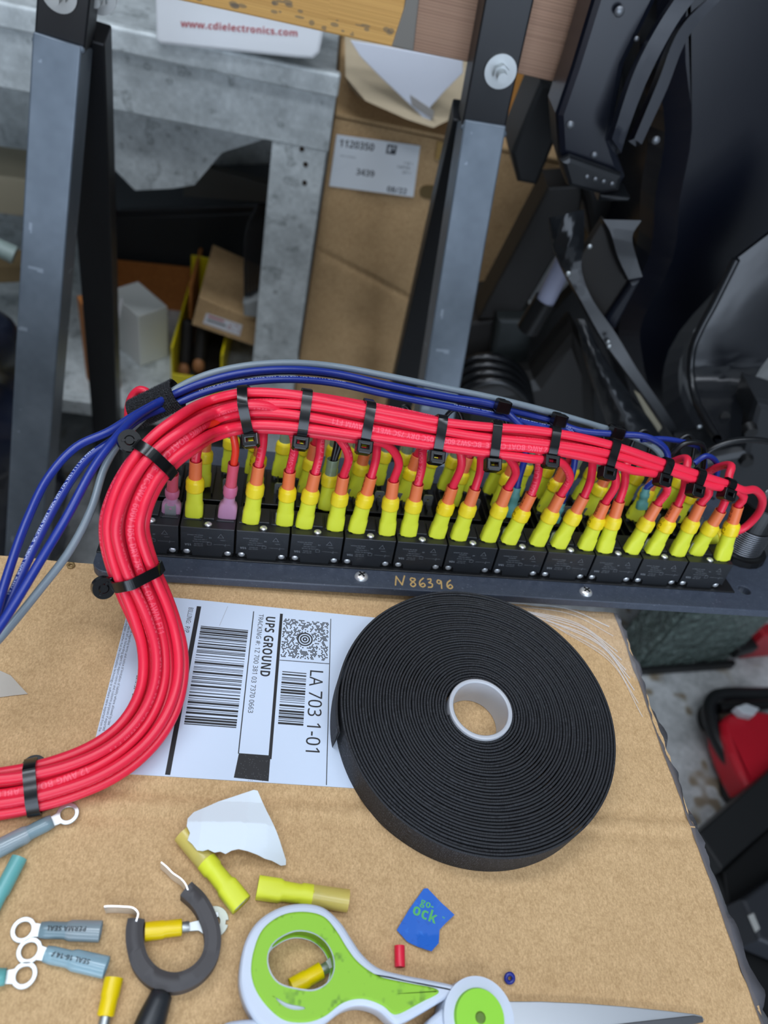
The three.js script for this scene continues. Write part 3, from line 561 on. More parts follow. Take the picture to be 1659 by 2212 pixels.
{
  const g = thing('grey_wire', 'single grey wire on top of the blue loom crossing down over the carton', 'wire');
  const pts = fanL[3].slice().reverse().map(p => onY(...p)).concat([[372, 846], [440, 812], [520, 792], [620, 784], [720, 791], [840, 813], [960, 838], [1075, 862], [1195, 892], [1290, 920], [1370, 945], [1415, 968], [1440, 1010], [1436, 1050]].map(([x, y], i) => PW(x, y, lerp(-46, -72, Math.min(1, i / 4)) + (i > 10 ? (i - 10) * 5 : 0))));
  part(g, 'insulation', wireGeo(pts, 0.0020, 160, 0.15), M.greyWire); ground(g);
  const extra = [[[1385, 950], [1430, 948], [1475, 955], [1512, 968], [1522, 1000], [1516, 1050]], [[1445, 985], [1480, 958], [1515, 960], [1520, 990], [1510, 1060]], [[1500, 1000], [1525, 985], [1548, 1000], [1545, 1050]]];
  extra.forEach((e, i) => { const h = thing('blue_wire', ['blue wire looping up in a wide arch near the end of the loom', 'blue wire loop tucked inside the wide arch', 'small blue wire loop beside the last bundle tie'][i], 'wire');
    part(h, 'insulation', wireGeo(e.map(([x, y], q) => PW(x, y, -66 + i * 4 - q)), 0.0018, 40, 0.15), i === 1 ? M.blackWire : M.blue); ground(h); });
}
// strap of hook tape round the loom
{
  const g = thing('loom_strap', 'black hook and loop strap wrapped round the blue and grey loom', 'strap');
  const a = PW(290, 892, -43), b = PW(384, 846, -45), ax = b.clone().sub(a), len = ax.length(); ax.normalize();
  const side = ax.clone().cross(N).normalize(), up = side.clone().cross(ax).normalize();
  const q = new THREE.Quaternion().setFromRotationMatrix(new THREE.Matrix4().makeBasis(side, ax, up));
  const mid = a.clone().add(b).multiplyScalar(0.5).addScaledVector(N, -0.001), RA = 0.0092;
  const hk = vnoise(512, 128, 61), pr = loft([[-len * 500, RA * 900, RA * 760], [-len * 500, RA * 1000, RA * 860], [len * 500, RA * 1000, RA * 860], [len * 500, RA * 900, RA * 760], [-len * 500, RA * 900, RA * 760]], 40);
  const bump = noiseTex(256, 256, (x, y) => { const v = ((x >> 3) + (y >> 3)) % 2 ? 210 : 60; const s = v + (hk(x * 2, y * 2) - 0.5) * 120; return [clamp8(s), clamp8(s), clamp8(s)]; }, false); bump.repeat.set(2, 1);
  const st = part(g, 'band', pr, std(0x17181c, 0.75, { bumpMap: bump, bumpScale: 0.0012 })); st.position.copy(mid); st.quaternion.copy(q);
  const hooks = []; for (let i = 0; i < 40; i++) for (let j = 0; j < 22; j++) {
    const th = (i + (j % 2) * 0.5) / 40 * Math.PI * 2, y = (j / 21 - 0.5) * len * 0.97; const h = new THREE.ConeGeometry(0.00034, 0.0017, 4).rotateX(rr(-0.8, 0.8)).rotateZ(-Math.PI / 2 + rr(-0.5, 0.5)).translate(RA + 0.0003, 0, 0).rotateY(th).scale(1, 1, 0.86).translate(0, y, 0); hooks.push(h);
  }
  const hm = part(g, 'hooks', merge(hooks), std(0x34363b, 0.6)); hm.userData.kind = 'stuff'; hm.position.copy(mid); hm.quaternion.copy(q); ground(g);
  const r = thing('red_wire', 'loop of red wire standing up behind the hook and loop strap', 'wire');
  part(r, 'insulation', wireGeo([PW(292, 960, -52), PW(278, 905, -56), PW(284, 862, -57), PW(302, 843, -57), PW(320, 850, -56), PW(336, 880, -55)], RW, 40), M.red); ground(r);
}

// ---------------------------------------------------------------- cable ties
function hull(pts) {
  const p = pts.slice().sort((a, b) => a[0] - b[0] || a[1] - b[1]), cr = (o, a, b) => (a[0] - o[0]) * (b[1] - o[1]) - (a[1] - o[1]) * (b[0] - o[0]), lo = [], up = [];
  for (const q of p) { while (lo.length > 1 && cr(lo.at(-2), lo.at(-1), q) <= 0) lo.pop(); lo.push(q); }
  for (const q of p.reverse()) { while (up.length > 1 && cr(up.at(-2), up.at(-1), q) <= 0) up.pop(); up.push(q); }
  return lo.slice(0, -1).concat(up.slice(0, -1));
}
const headG = (() => { const s = shapeOf([[-3.4, -2.6], [3.4, -2.6], [3.4, 2.2], [2.4, 3], [-2.4, 3], [-3.4, 2.2]].map(p => [p[0] / 1000, p[1] / 1000])); const h = new THREE.Path([[-1.5, -0.7], [1.5, -0.7], [1.5, 0.7], [-1.5, 0.7]].reverse().map(p => new THREE.Vector2(p[0] / 1000, p[1] / 1000))); s.holes.push(h); return new THREE.ExtrudeGeometry(s, { depth: 0.0048, bevelEnabled: true, bevelSize: 0.0005, bevelOffset: -0.0005, bevelThickness: 0.0005, bevelSegments: 2 }).translate(0, 0, -0.0024); })();
const roundHeadG = merge([new THREE.CylinderGeometry(0.0053, 0.0056, 0.0042, 28), new THREE.CylinderGeometry(0.0019, 0.0026, 0.0008, 20).translate(0, 0.0024, 0), box(0.0075, 0.0008, 0.0012, 0.0002).rotateY(0.7).translate(0, 0.0023, 0), box(0.0058, 0.003, 0.007, 0.0006).translate(0.003, -0.0002, 0)]);
function tie(f, pts2, wd, label, headAt, round, group) {             // pts2: circle centres in the plane (row, col) with radius
  const g = thing('cable_tie', label, 'cable tie', group);
  const cloud = []; for (const [a, b, r] of pts2) for (let i = 0; i < 20; i++) { const th = i / 20 * Math.PI * 2; cloud.push([a + Math.cos(th) * (r + 0.0004), b + Math.sin(th) * (r + 0.0004)]); }
  const h = hull(cloud), at = (a, b, o) => f.p.clone().addScaledVector(f.row, a).addScaledVector(f.col, b).addScaledVector(f.T, o);
  const cx = h.reduce((s, p) => s + p[0], 0) / h.length, cy = h.reduce((s, p) => s + p[1], 0) / h.length, th = 0.0011;
  const pos = [], idx = []; const cs = [[-wd / 2, 0], [-wd / 2, th], [wd / 2, th], [wd / 2, 0]];
  h.forEach((p) => { const dx = p[0] - cx, dy = p[1] - cy, l = Math.hypot(dx, dy); for (const [o, t] of cs) { const q = at(p[0] + dx / l * t, p[1] + dy / l * t, o); pos.push(q.x, q.y, q.z); } });
  for (let i = 0; i < h.length; i++) for (let j = 0; j < 4; j++) { const a = i * 4 + j, b = i * 4 + (j + 1) % 4, c = ((i + 1) % h.length) * 4 + j, d = ((i + 1) % h.length) * 4 + (j + 1) % 4; idx.push(a, c, b, b, c, d); }
  let sg = new THREE.BufferGeometry(); sg.setAttribute('position', new THREE.Float32BufferAttribute(pos, 3)); sg.setIndex(idx); sg = toCreasedNormals(sg, 0.7);
  part(g, 'strap', sg, M.tie);
  const ca = Math.cos(headAt), sa = Math.sin(headAt); let best = -1e9, bp; for (const p of h) { const d = (p[0] - cx) * ca + (p[1] - cy) * sa; if (d > best) { best = d; bp = p; } }
  const out = f.row.clone().multiplyScalar(ca).addScaledVector(f.col, sa).normalize();
  const m = part(g, 'head', round ? roundHeadG : headG, M.tie); if (!round) m.scale.setScalar(1.28);
  if (round) { const n = f.col.clone().negate(), x = out.clone().negate(), z = x.clone().cross(n).normalize(); m.quaternion.setFromRotationMatrix(new THREE.Matrix4().makeBasis(n.clone().cross(z).normalize(), n, z)); m.position.copy(at(bp[0], bp[1], 0)).addScaledVector(out, 0.004).addScaledVector(f.col, -0.004); }
  else { const y = out, x = f.T.clone().addScaledVector(y, -f.T.dot(y)).normalize(), z = x.clone().cross(y); m.quaternion.setFromRotationMatrix(new THREE.Matrix4().makeBasis(x, y, z)); m.position.copy(at(bp[0], bp[1], 0)).addScaledVector(out, 0.0032); }
  ground(g);
}
const nearF = (px, py) => { let b = 1e9, k = 0; frames.forEach((f, i) => { const v = f.p.clone().sub(CAM).applyMatrix4(R.clone().transpose()); const x = CX + F * v.x / -v.z, y = CY - F * v.y / -v.z, d = Math.hypot(x - px, y - py); if (d < b) { b = d; k = i; } }); return k; };
const bundleTie = (px, py, label, headAt, round, group, wd = 0.0052) => {
  const i = nearF(px, py), f = frames[i], c = [];
  SLOT.forEach((s, j) => { if (leaveAt[j] <= i) { const q = slotPos(f, j, i).sub(f.p); c.push([q.dot(f.row), q.dot(f.col), RW]); } });
  tie(f, c, wd, label, headAt, round, group);
};
[[525, 852], [662, 858], [797, 880], [953, 908], [1073, 924], [1200, 940], [1326, 966], [1440, 1000], [1512, 1022], [1577, 1045]].forEach(([x, y], i) =>
  bundleTie(x, y, `black square headed cable tie on the red bundle, ${i === 9 ? 'nearest the round socket' : ORD[9 - i] + ' from the round socket'}`, -0.25, false, 'square headed ties on the red bundle'));
bundleTie(303, 968, 'black cable tie with round head where the blue wires cross the red bundle', Math.PI - 0.3, true);
bundleTie(262, 1265, 'black cable tie with round head on the red bundle in front of the panel corner', Math.PI - 0.3, true);
bundleTie(70, 1654, 'black cable tie with round head on the red bundle lying beside the ring terminal', Math.PI - 0.9, true);
for (const [x, y, lab, dn] of [[1078, 878, 'black cable tie with square head on the blue loom where the first blue wire leaves', 0], [1198, 907, 'black cable tie with square head on the blue loom above the middle breakers', 0], [1322, 933, 'black cable tie with square head standing up on the end of the blue loom', 0]]) {
  const p = PW(x, y, -68), p2 = PW(x + 40, y + 9, -68), T = p2.sub(p).normalize(), view = p.clone().sub(CAM).normalize(), row = view.clone().cross(T).normalize().negate(), col = row.clone().cross(T).normalize(); if (col.dot(view) < 0) col.negate();
  tie({ p, T, row, col }, [[-0.002, 0.001, 0.0019], [0.0018, -0.001, 0.0019], [0.0005, 0.003, 0.0019]], 0.0044, lab, -1.75, false);
}

// ---------------------------------------------------------------- loose parts on the carton
function along(a, b, y = 0.004) { const p = onY(a[0], a[1], y), q = onY(b[0], b[1], y), d = q.clone().sub(p); return { p, q, len: d.length(), d: d.normalize() }; }
function layAlong(m, a, up = V(0, 1, 0)) { const z = a.d.clone().cross(up).normalize(), x = a.d.clone().cross(z).negate().normalize(); m.quaternion.setFromRotationMatrix(new THREE.Matrix4().makeBasis(x.clone().cross(a.d).cross(a.d).negate().normalize(), a.d, x.clone())); }
// lengthwise profile rows in mm: [along, half width, half height, squareness]
function lay(parent, name, rows, mat, A, yc, label, twist = 0) {
  const m = part(parent, name, loft(rows, 28), mat, label), x = V(0, 1, 0).cross(A.d).normalize(), z = x.clone().cross(A.d).normalize();
  m.position.copy(A.p).setY(yc); m.quaternion.setFromRotationMatrix(new THREE.Matrix4().makeBasis(x, A.d, z)); return m;
}
function ringTongue(len, ri, ro, wN) {                               // flat ring with tongue, lying flat, ring centre at 0, tongue along +x
  const s = new THREE.Shape(); const a0 = Math.asin(wN / ro); s.absarc(0, 0, ro, a0, Math.PI * 2 - a0, false); s.lineTo(len, -wN * 0.8); s.lineTo(len, wN * 0.8); s.closePath();
  const h = new THREE.Path(); h.absarc(0, 0, ri, 0, Math.PI * 2, true); s.holes.push(h);
  return new THREE.ExtrudeGeometry(s, { depth: 0.0007, bevelEnabled: true, bevelSize: 0.00015, bevelOffset: -0.00015, bevelThickness: 0.00015, bevelSegments: 1, curveSegments: 24 }).rotateX(-Math.PI / 2);
}
function ringTerminal(ring, end, label, mats, h = 0.0032, txt) {
  const g = thing('ring_terminal', label, 'terminal', 'loose ring terminals on the carton'); const A = along(ring, end, h), rot = Math.atan2(-A.d.z, A.d.x), L2 = A.len * 1000;
  const r = part(g, 'ring', ringTongue(0.0095, 0.0030, 0.0048, 0.0026), M.tin, 'tinned ring'); r.rotation.y = rot; r.position.copy(A.p).setY(h - 0.001);
  lay(g, 'barrel', [[6.5, 0.5, 0.5], [6.6, 3.0, 2.6], [9.5, 3.3, 2.9], [16, 3.2, 2.9], [17.5, 3.5, 3.1]], mats[0], A, h + 0.0002);
  lay(g, 'sleeve', [[17, 3.5, 3.1], [18.5, 4.0, 3.2], [L2 - 0.3, 4.1, 3.2], [L2, 4.0, 3.15], [L2, 3.6, 2.8], [20, 3.4, 2.6]], mats[1], A, h + 0.0002);
  if (txt) { const t = canvas(256, 64, (c) => { c.clearRect(0, 0, 256, 64); c.fillStyle = '#17242c'; c.font = 'bold 44px sans-serif'; c.fillText(txt, 4, 48); }); const d = part(g, 'printed_text', new THREE.PlaneGeometry(0.0155, 0.0036).rotateX(-Math.PI / 2), std(0xffffff, 0.5, { map: t, transparent: true })); d.rotation.y = rot + Math.PI; const q = A.p.clone().addScaledVector(A.d, 0.0175).setY(h + 0.0036); d.position.copy(q); }
  ground(g);
}
M.smoke = phys(0xb4c4ca, 0.2, { transmission: 0.5 }); M.smokeDark = phys(0x88a0a8, 0.25, { transmission: 0.25 }); M.smokeBlue = phys(0xb2d2dd, 0.2, { transmission: 0.45 });
ringTerminal([146, 1757], [-20, 1842], 'ring terminal with smoky blue sleeve beside the tied red bundle', [M.smokeDark, M.smoke]);
ringTerminal([50, 2008], [218, 2012], 'ring terminal with smoky sleeve, upper one of two lying side by side', [M.smokeDark, M.smoke], 0.0032, 'PERMA SEAL AWG');
ringTerminal([63, 2053], [230, 2090], 'ring terminal with pale blue sleeve, lower one of two lying side by side', [M.smokeBlue, M.smokeBlue], 0.0032, 'SEAL 16-14 AWG');
ringTerminal([52, 2106], [-70, 2118], 'ring terminal with teal barrel and ribbed yellowish ring', [M.teal, M.teal]);
{
  const g = thing('butt_connector', 'pale teal heat shrink tube connector beside the ring terminal', 'connector'); const A = along([42, 1853], [-40, 2010], 0.0032), l = A.len * 1000;
  lay(g, 'tube', [[0.5, 2.8, 2.7], [0, 3.3, 3.1], [14, 3.3, 3.1], [15, 2.9, 2.8], [l, 2.9, 2.8]], M.teal, A, 0.0033); ground(g);
}
function yellowButt(a, b, label, endCol, y = 0.0047) {
  const g = thing('spade_connector', label, 'connector', 'loose yellow spade connectors'); const A = along(a, b, y), l = A.len * 1000;
  lay(g, 'housing', [[0.5, 3.6, 3.0, 0.6], [0, 4.8, 4.2, 0.6], [10, 4.8, 4.2, 0.6], [11.5, 4.1, 4.0, 0.8], [19, 4.0, 4.0], [20, 4.6, 4.5], [25, 4.6, 4.5]], M.yellow, A, y);
  lay(g, 'sleeve', [[24.5, 4.6, 4.5], [l, 4.75, 4.5], [l, 4.3, 4.1], [28, 4.1, 3.9]], endCol, A, y);
  lay(g, 'metal_insert', [[0.2, 1, 0.6, 0.5], [0.3, 3.4, 1.2, 0.5], [9, 3.4, 1.2, 0.5]], M.tin, A, y); ground(g);
}
M.amber = phys(0xecdc7a, 0.3, { transmission: 0.4 });
yellowButt([556, 1917], [752, 1946], 'yellow spade connector with amber sleeve touching the scissors handle', M.amber);
yellowButt([522, 1955], [396, 1800], 'yellow spade connector half covered by the torn white paper', M.amber);
function yellowFork(a, b, tip, label, y = 0.0038, ring = true) {
  const g = thing('spade_terminal', label, 'terminal', 'loose yellow insulated terminals'); const A = along(a, b, y), l = A.len * 1000;
  lay(g, 'insulator', [[3, 2.6, 2.6], [0.2, 3.2, 3.1], [0, 3.7, 3.5], [l * 0.5, 3.6, 3.4], [l * 0.53, 3.3, 3.2], [l, 3.3, 3.2], [l + 0.3, 2.0, 2.0]], phys(0xf0d000, 0.35), A, y);
  const B = along(b, tip, y), rot = Math.atan2(-B.d.z, B.d.x);
  lay(g, 'barrel', [[0, 1.8, 1.8], [0.5, 2.2, 2.2], [3.2, 2.2, 1.6]], M.dullSteel, { ...A, p: A.q }, y - 0.0006);
  const s = shapeOf([[2.5, -1.6], [7, -2], [9.5, -4.2], [15.5, -4.2], [15.5, -2.2], [10.5, -2], [9.4, 0], [10.5, 2], [15.5, 2.2], [15.5, 4.2], [9.5, 4.2], [7, 2], [2.5, 1.6]].map(p => [p[0] / 1000, p[1] / 1000]));
  const f = part(g, 'fork', new THREE.ExtrudeGeometry(s, { depth: 0.0008, bevelEnabled: true, bevelSize: 0.0001, bevelOffset: -0.0001, bevelThickness: 0.0001, bevelSegments: 1 }).rotateX(-Math.PI / 2), M.dullSteel); f.rotation.y = rot; f.position.copy(B.p).setY(Math.max(0.0008, y - 0.002)); ground(g);
}
yellowFork([314, 2013], [392, 2003], [440, 1996], 'yellow insulated fork terminal lying under the rubber cable clamp');
yellowFork([630, 2134], [694, 2096], [735, 2062], 'yellow insulated fork terminal lying inside the scissors finger loop');
yellowFork([246, 2113], [228, 2194], [222, 2226], 'yellow insulated terminal standing beside the black tool handle');
solo('washer', ringTongue(0.005, 0.0026, 0.0062, 0.001).translate(0, 0, 0).translate(...Object.values(onY(462, 1992, 0.001))), std(0xc9cdc2, 0.5, { metalness: 0.3 }), 'pale flat washer half hidden behind the rubber cable clamp', 'washer');
{ // rubber lined cable clamp
  const g = thing('cable_clamp', 'open metal cable clamp with dark rubber lining', 'clamp'), y0 = 0.0002, hgt = 0.0095;
  const path = smooth([[402, 1917], [430, 1944], [452, 1985], [460, 2030], [450, 2072], [420, 2105], [378, 2120], [335, 2110], [305, 2080], [292, 2040], [290, 2005], [294, 1983]], 5, false).map(p => onY(p[0], p[1], hgt));
  const strip = (pts, t, ya, yb) => { const pos = [], idx = []; const rd = 0.0012; const n = pts.length;
    pts.forEach((p, i) => { const a = pts[Math.max(0, i - 1)], b = pts[Math.min(n - 1, i + 1)], d = b.clone().sub(a).setY(0).normalize(), s = V(d.z, 0, -d.x); for (const [o, y] of [[-t, ya], [-t, yb - rd], [-t * 0.5, yb], [t * 0.5, yb], [t, yb - rd], [t, ya]]) pos.push(p.x + s.x * o, y, p.z + s.z * o); });
    for (let i = 0; i < n - 1; i++) for (let j = 0; j < 6; j++) { const a = i * 6 + j, b = i * 6 + (j + 1) % 6; idx.push(a, b, a + 6, b, b + 6, a + 6); }
    for (const e of [0, (n - 1) * 6]) for (let j = 1; j < 5; j++) e ? idx.push(e, e + j, e + j + 1) : idx.push(e, e + j + 1, e + j);
    const q = new THREE.BufferGeometry(); q.setAttribute('position', new THREE.Float32BufferAttribute(pos, 3)); q.setIndex(idx); return toCreasedNormals(q, 0.9); };
  part(g, 'rubber_lining', strip(path, 0.0034, y0, hgt), M.rubber);
  part(g, 'end_tab', strip(smooth([[294, 1990], [298, 1972], [288, 1961], [268, 1958], [236, 1957], [225, 1958]], 6, false).map(p => onY(p[0], p[1], 0.01)), 0.0005, 0.0008, 0.0098), M.steel, 'bright steel tab');
  part(g, 'end_tab', strip(smooth([[406, 1922], [400, 1908], [390, 1897], [374, 1886], [360, 1872], [348, 1862]], 6, false).map(p => onY(p[0], p[1], 0.01)), 0.0005, 0.0008, 0.0098), M.steel, 'bright steel tab'); ground(g);
}
{ // dark tool handle running out of the bottom of the picture
  const g = thing('tool_handle', 'dark rounded rubber tool handle beside the scissors', 'tool'); const A = along([352, 2140], [290, 2300], 0.006), l = A.len * 1000;
  lay(g, 'grip', [[0, 0.4, 0.4], [0.3, 3.2, 3.0], [1.4, 4.4, 4.2], [4, 4.8, 4.6], [10, 5.7, 5.4], [22, 6.2, 5.9], [l, 6.2, 5.9]], phys(0x24272b, 0.4), A, 0.0062);
  lay(g, 'end_cap', [[-0.3, 0.3, 0.3], [-0.2, 2.6, 2.4], [0.4, 3.1, 2.9]], std(0x3a3836, 0.8), A, 0.0062); ground(g);
}
function sheet(pts, yf, thick, name, mat, label, cat, uvBox) {        // thin bent sheet from a pixel outline, height from yf(x, z)
  const w = pts.map(p => onY(p[0], p[1], 0.002)), bx = new THREE.Box3().setFromPoints(w), sh = shapeOf(w.map(p => [p.x, -p.z])), N2 = 34, ins = (x, z) => { let c = false; for (let i = 0, j = w.length - 1; i < w.length; j = i++) if ((w[i].z > z) !== (w[j].z > z) && x < (w[j].x - w[i].x) * (z - w[i].z) / (w[j].z - w[i].z) + w[i].x) c = !c; return c; };
  const pos = [], uv = []; const put = (x, z, s) => { pos.push(x, yf(x, z) + s * thick, z); uv.push((x - bx.min.x) / (bx.max.x - bx.min.x), 1 - (z - bx.min.z) / (bx.max.z - bx.min.z)); };
  // clip a fine grid of cells to the outline by triangulating outline plus inner points along rows
  const tri = (list) => { for (const s of [1, 0]) list.forEach(t => (s ? t : [t[0], t[2], t[1]]).forEach(q => put(q[0], q[1], s))); };
  const T = THREE.ShapeUtils.triangulateShape(w.map(p => new THREE.Vector2(p.x, -p.z)), []); let tris = T.map(t => t.map(i => [w[i].x, w[i].z]));
  for (let k = 0; k < 5; k++) { const nx = []; for (const [a, b, c] of tris) { const lab = Math.hypot(a[0] - b[0], a[1] - b[1]), lbc = Math.hypot(b[0] - c[0], b[1] - c[1]), lca = Math.hypot(c[0] - a[0], c[1] - a[1]), mx = Math.max(lab, lbc, lca); const mid = (p, q) => [(p[0] + q[0]) / 2, (p[1] + q[1]) / 2]; if (mx < 0.0015) { nx.push([a, b, c]); continue; } const x = mid(a, b), y = mid(b, c), z = mid(c, a); nx.push([a, x, z], [x, b, y], [z, y, c], [x, y, z]); } tris = nx; }
  tris = tris.map(([a, b, c]) => (b[0] - a[0]) * (c[1] - a[1]) - (b[1] - a[1]) * (c[0] - a[0]) > 0 ? [a, c, b] : [a, b, c]);
  tri(tris);
  for (let i = 0; i < w.length; i++) { const a = w[i], b = w[(i + 1) % w.length], S = 8; for (let k = 0; k < S; k++) { const p = a.clone().lerp(b, k / S), q = a.clone().lerp(b, (k + 1) / S); put(p.x, p.z, 0); put(q.x, q.z, 0); put(q.x, q.z, 1); put(p.x, p.z, 0); put(q.x, q.z, 1); put(p.x, p.z, 1); } }
  const g = new THREE.BufferGeometry(); g.setAttribute('position', new THREE.Float32BufferAttribute(pos, 3)); g.setAttribute('uv', new THREE.Float32BufferAttribute(uv, 2)); g.computeVertexNormals();
  mat.side = THREE.DoubleSide; return solo(name, toCreasedNormals(g, 0.6), mat, label, cat);
}
{
  const f = onY(420, 1770, 0.002), e = onY(615, 1870, 0.002), d = e.clone().sub(f).setY(0), l = d.length(); d.normalize();
  const torn = [[405, 1783], [418, 1768], [470, 1746], [545, 1725], [553, 1727], [572, 1768], [596, 1815], [617, 1860], [617, 1870], [606, 1873], [586, 1866], [570, 1864], [553, 1858], [532, 1853], [512, 1850], [498, 1853], [485, 1860], [474, 1855], [462, 1857], [448, 1850], [437, 1853], [425, 1851], [415, 1838], [405, 1829], [410, 1815], [403, 1800]];
  sheet(torn, (x, z) => { const t = ((x - f.x) * d.x + (z - f.z) * d.z) / l, s = (z - f.z); return 0.0102 + 0.003 * Math.sin(t * 3.3) - 0.0085 * Math.max(0, t - 0.55) ** 1.4 * 2 + 0.0012 * Math.sin(s * 260); }, 0.00022, 'paper_scrap', M.paper, 'torn white paper scrap propped over a yellow connector', 'paper');
  const blueTex = canvas(512, 512, (c) => { c.fillStyle = '#1763c6'; c.fillRect(0, 0, 512, 512); c.globalAlpha = 0.25; for (let i = 0; i < 60; i++) { c.fillStyle = i % 2 ? '#2c7fe0' : '#0d4aa4'; c.beginPath(); const x = rnd() * 512, y = rnd() * 512; c.moveTo(x, y); c.lineTo(x + rr(-60, 60), y + rr(-60, 60)); c.lineTo(x + rr(-60, 60), y + rr(-60, 60)); c.fill(); }
    c.globalAlpha = 1; c.fillStyle = '#52b25e'; c.save(); c.translate(212, 118); c.rotate(0.36); c.font = 'bold 84px sans-serif'; c.fillText('go-', 4, 18); c.font = 'bold 132px sans-serif'; c.fillText('ock', -42, 118); c.font = 'bold 34px sans-serif'; c.fillText('™', 218, 60); c.restore(); });
  const b0 = onY(922, 1919, 0.002);
  sheet([[916, 1919], [924, 1918], [952, 1948], [982, 1976], [962, 1995], [950, 2008], [949, 2022], [947, 2038], [931, 2056], [904, 2046], [880, 2034], [857, 2009], [884, 1964]], (x, z) => 0.0012 + 0.0022 * Math.max(0, Math.sin((z - b0.z) * 120 + x * 40)) + 0.0018 * Math.abs(x - b0.x) * 20, 0.0003, 'wrapper_scrap', std(0xffffff, 0.42, { map: blueTex }), 'crumpled blue wrapper scrap with green lettering', 'wrapper');
  sheet([[-60, 1430], [0, 1446], [22, 1456], [42, 1478], [59, 1496], [30, 1499], [0, 1503], [-60, 1508]], () => 0.0004, 0.0002, 'tape_scrap', std(0xb6aea2, 0.6), 'pale torn tape scrap at the edge of the carton top', 'tape');
  const g = thing('wire_offcut', 'short red wire offcut above the scissors handle', 'wire offcut'), A = along([863, 2043], [864, 2089], RW);
  lay(g, 'insulation', [[0.05, 1.2, 1.2], [0, 2.3, 2.3], [A.len * 1000, 2.3, 2.3], [A.len * 1000 + 0.05, 1.3, 1.3]], M.red, A, 0.0024); lay(g, 'strands', [[A.len * 1000 - 2, 1.3, 1.3], [A.len * 1000 - 0.2, 1.3, 1.3], [A.len * 1000 - 0.2, 0.1, 0.1]], std(0x4a3030, 0.5, { metalness: 0.5 }), A, 0.0024); ground(g);
  solo('wire_offcut', new THREE.TorusGeometry(0.0017, 0.0009, 10, 24).rotateX(-1.1).translate(...Object.values(onY(1101, 2113, 0.0022))), phys(0x1b2a86, 0.35), 'tiny blue ring of cut wire insulation by the scissors pivot', 'wire offcut');
  solo('hex_nut', toCreasedNormals(flat(new THREE.TorusGeometry(0.0017, 0.0008, 8, 6).rotateX(-Math.PI / 2).scale(1, 0.8, 1)), 0.3).translate(...Object.values(onY(153, 1221, 0.0007))), std(0x8c7348, 0.5, { metalness: 0.5 }), 'tiny brass coloured hex nut near the far carton edge', 'nut');
}
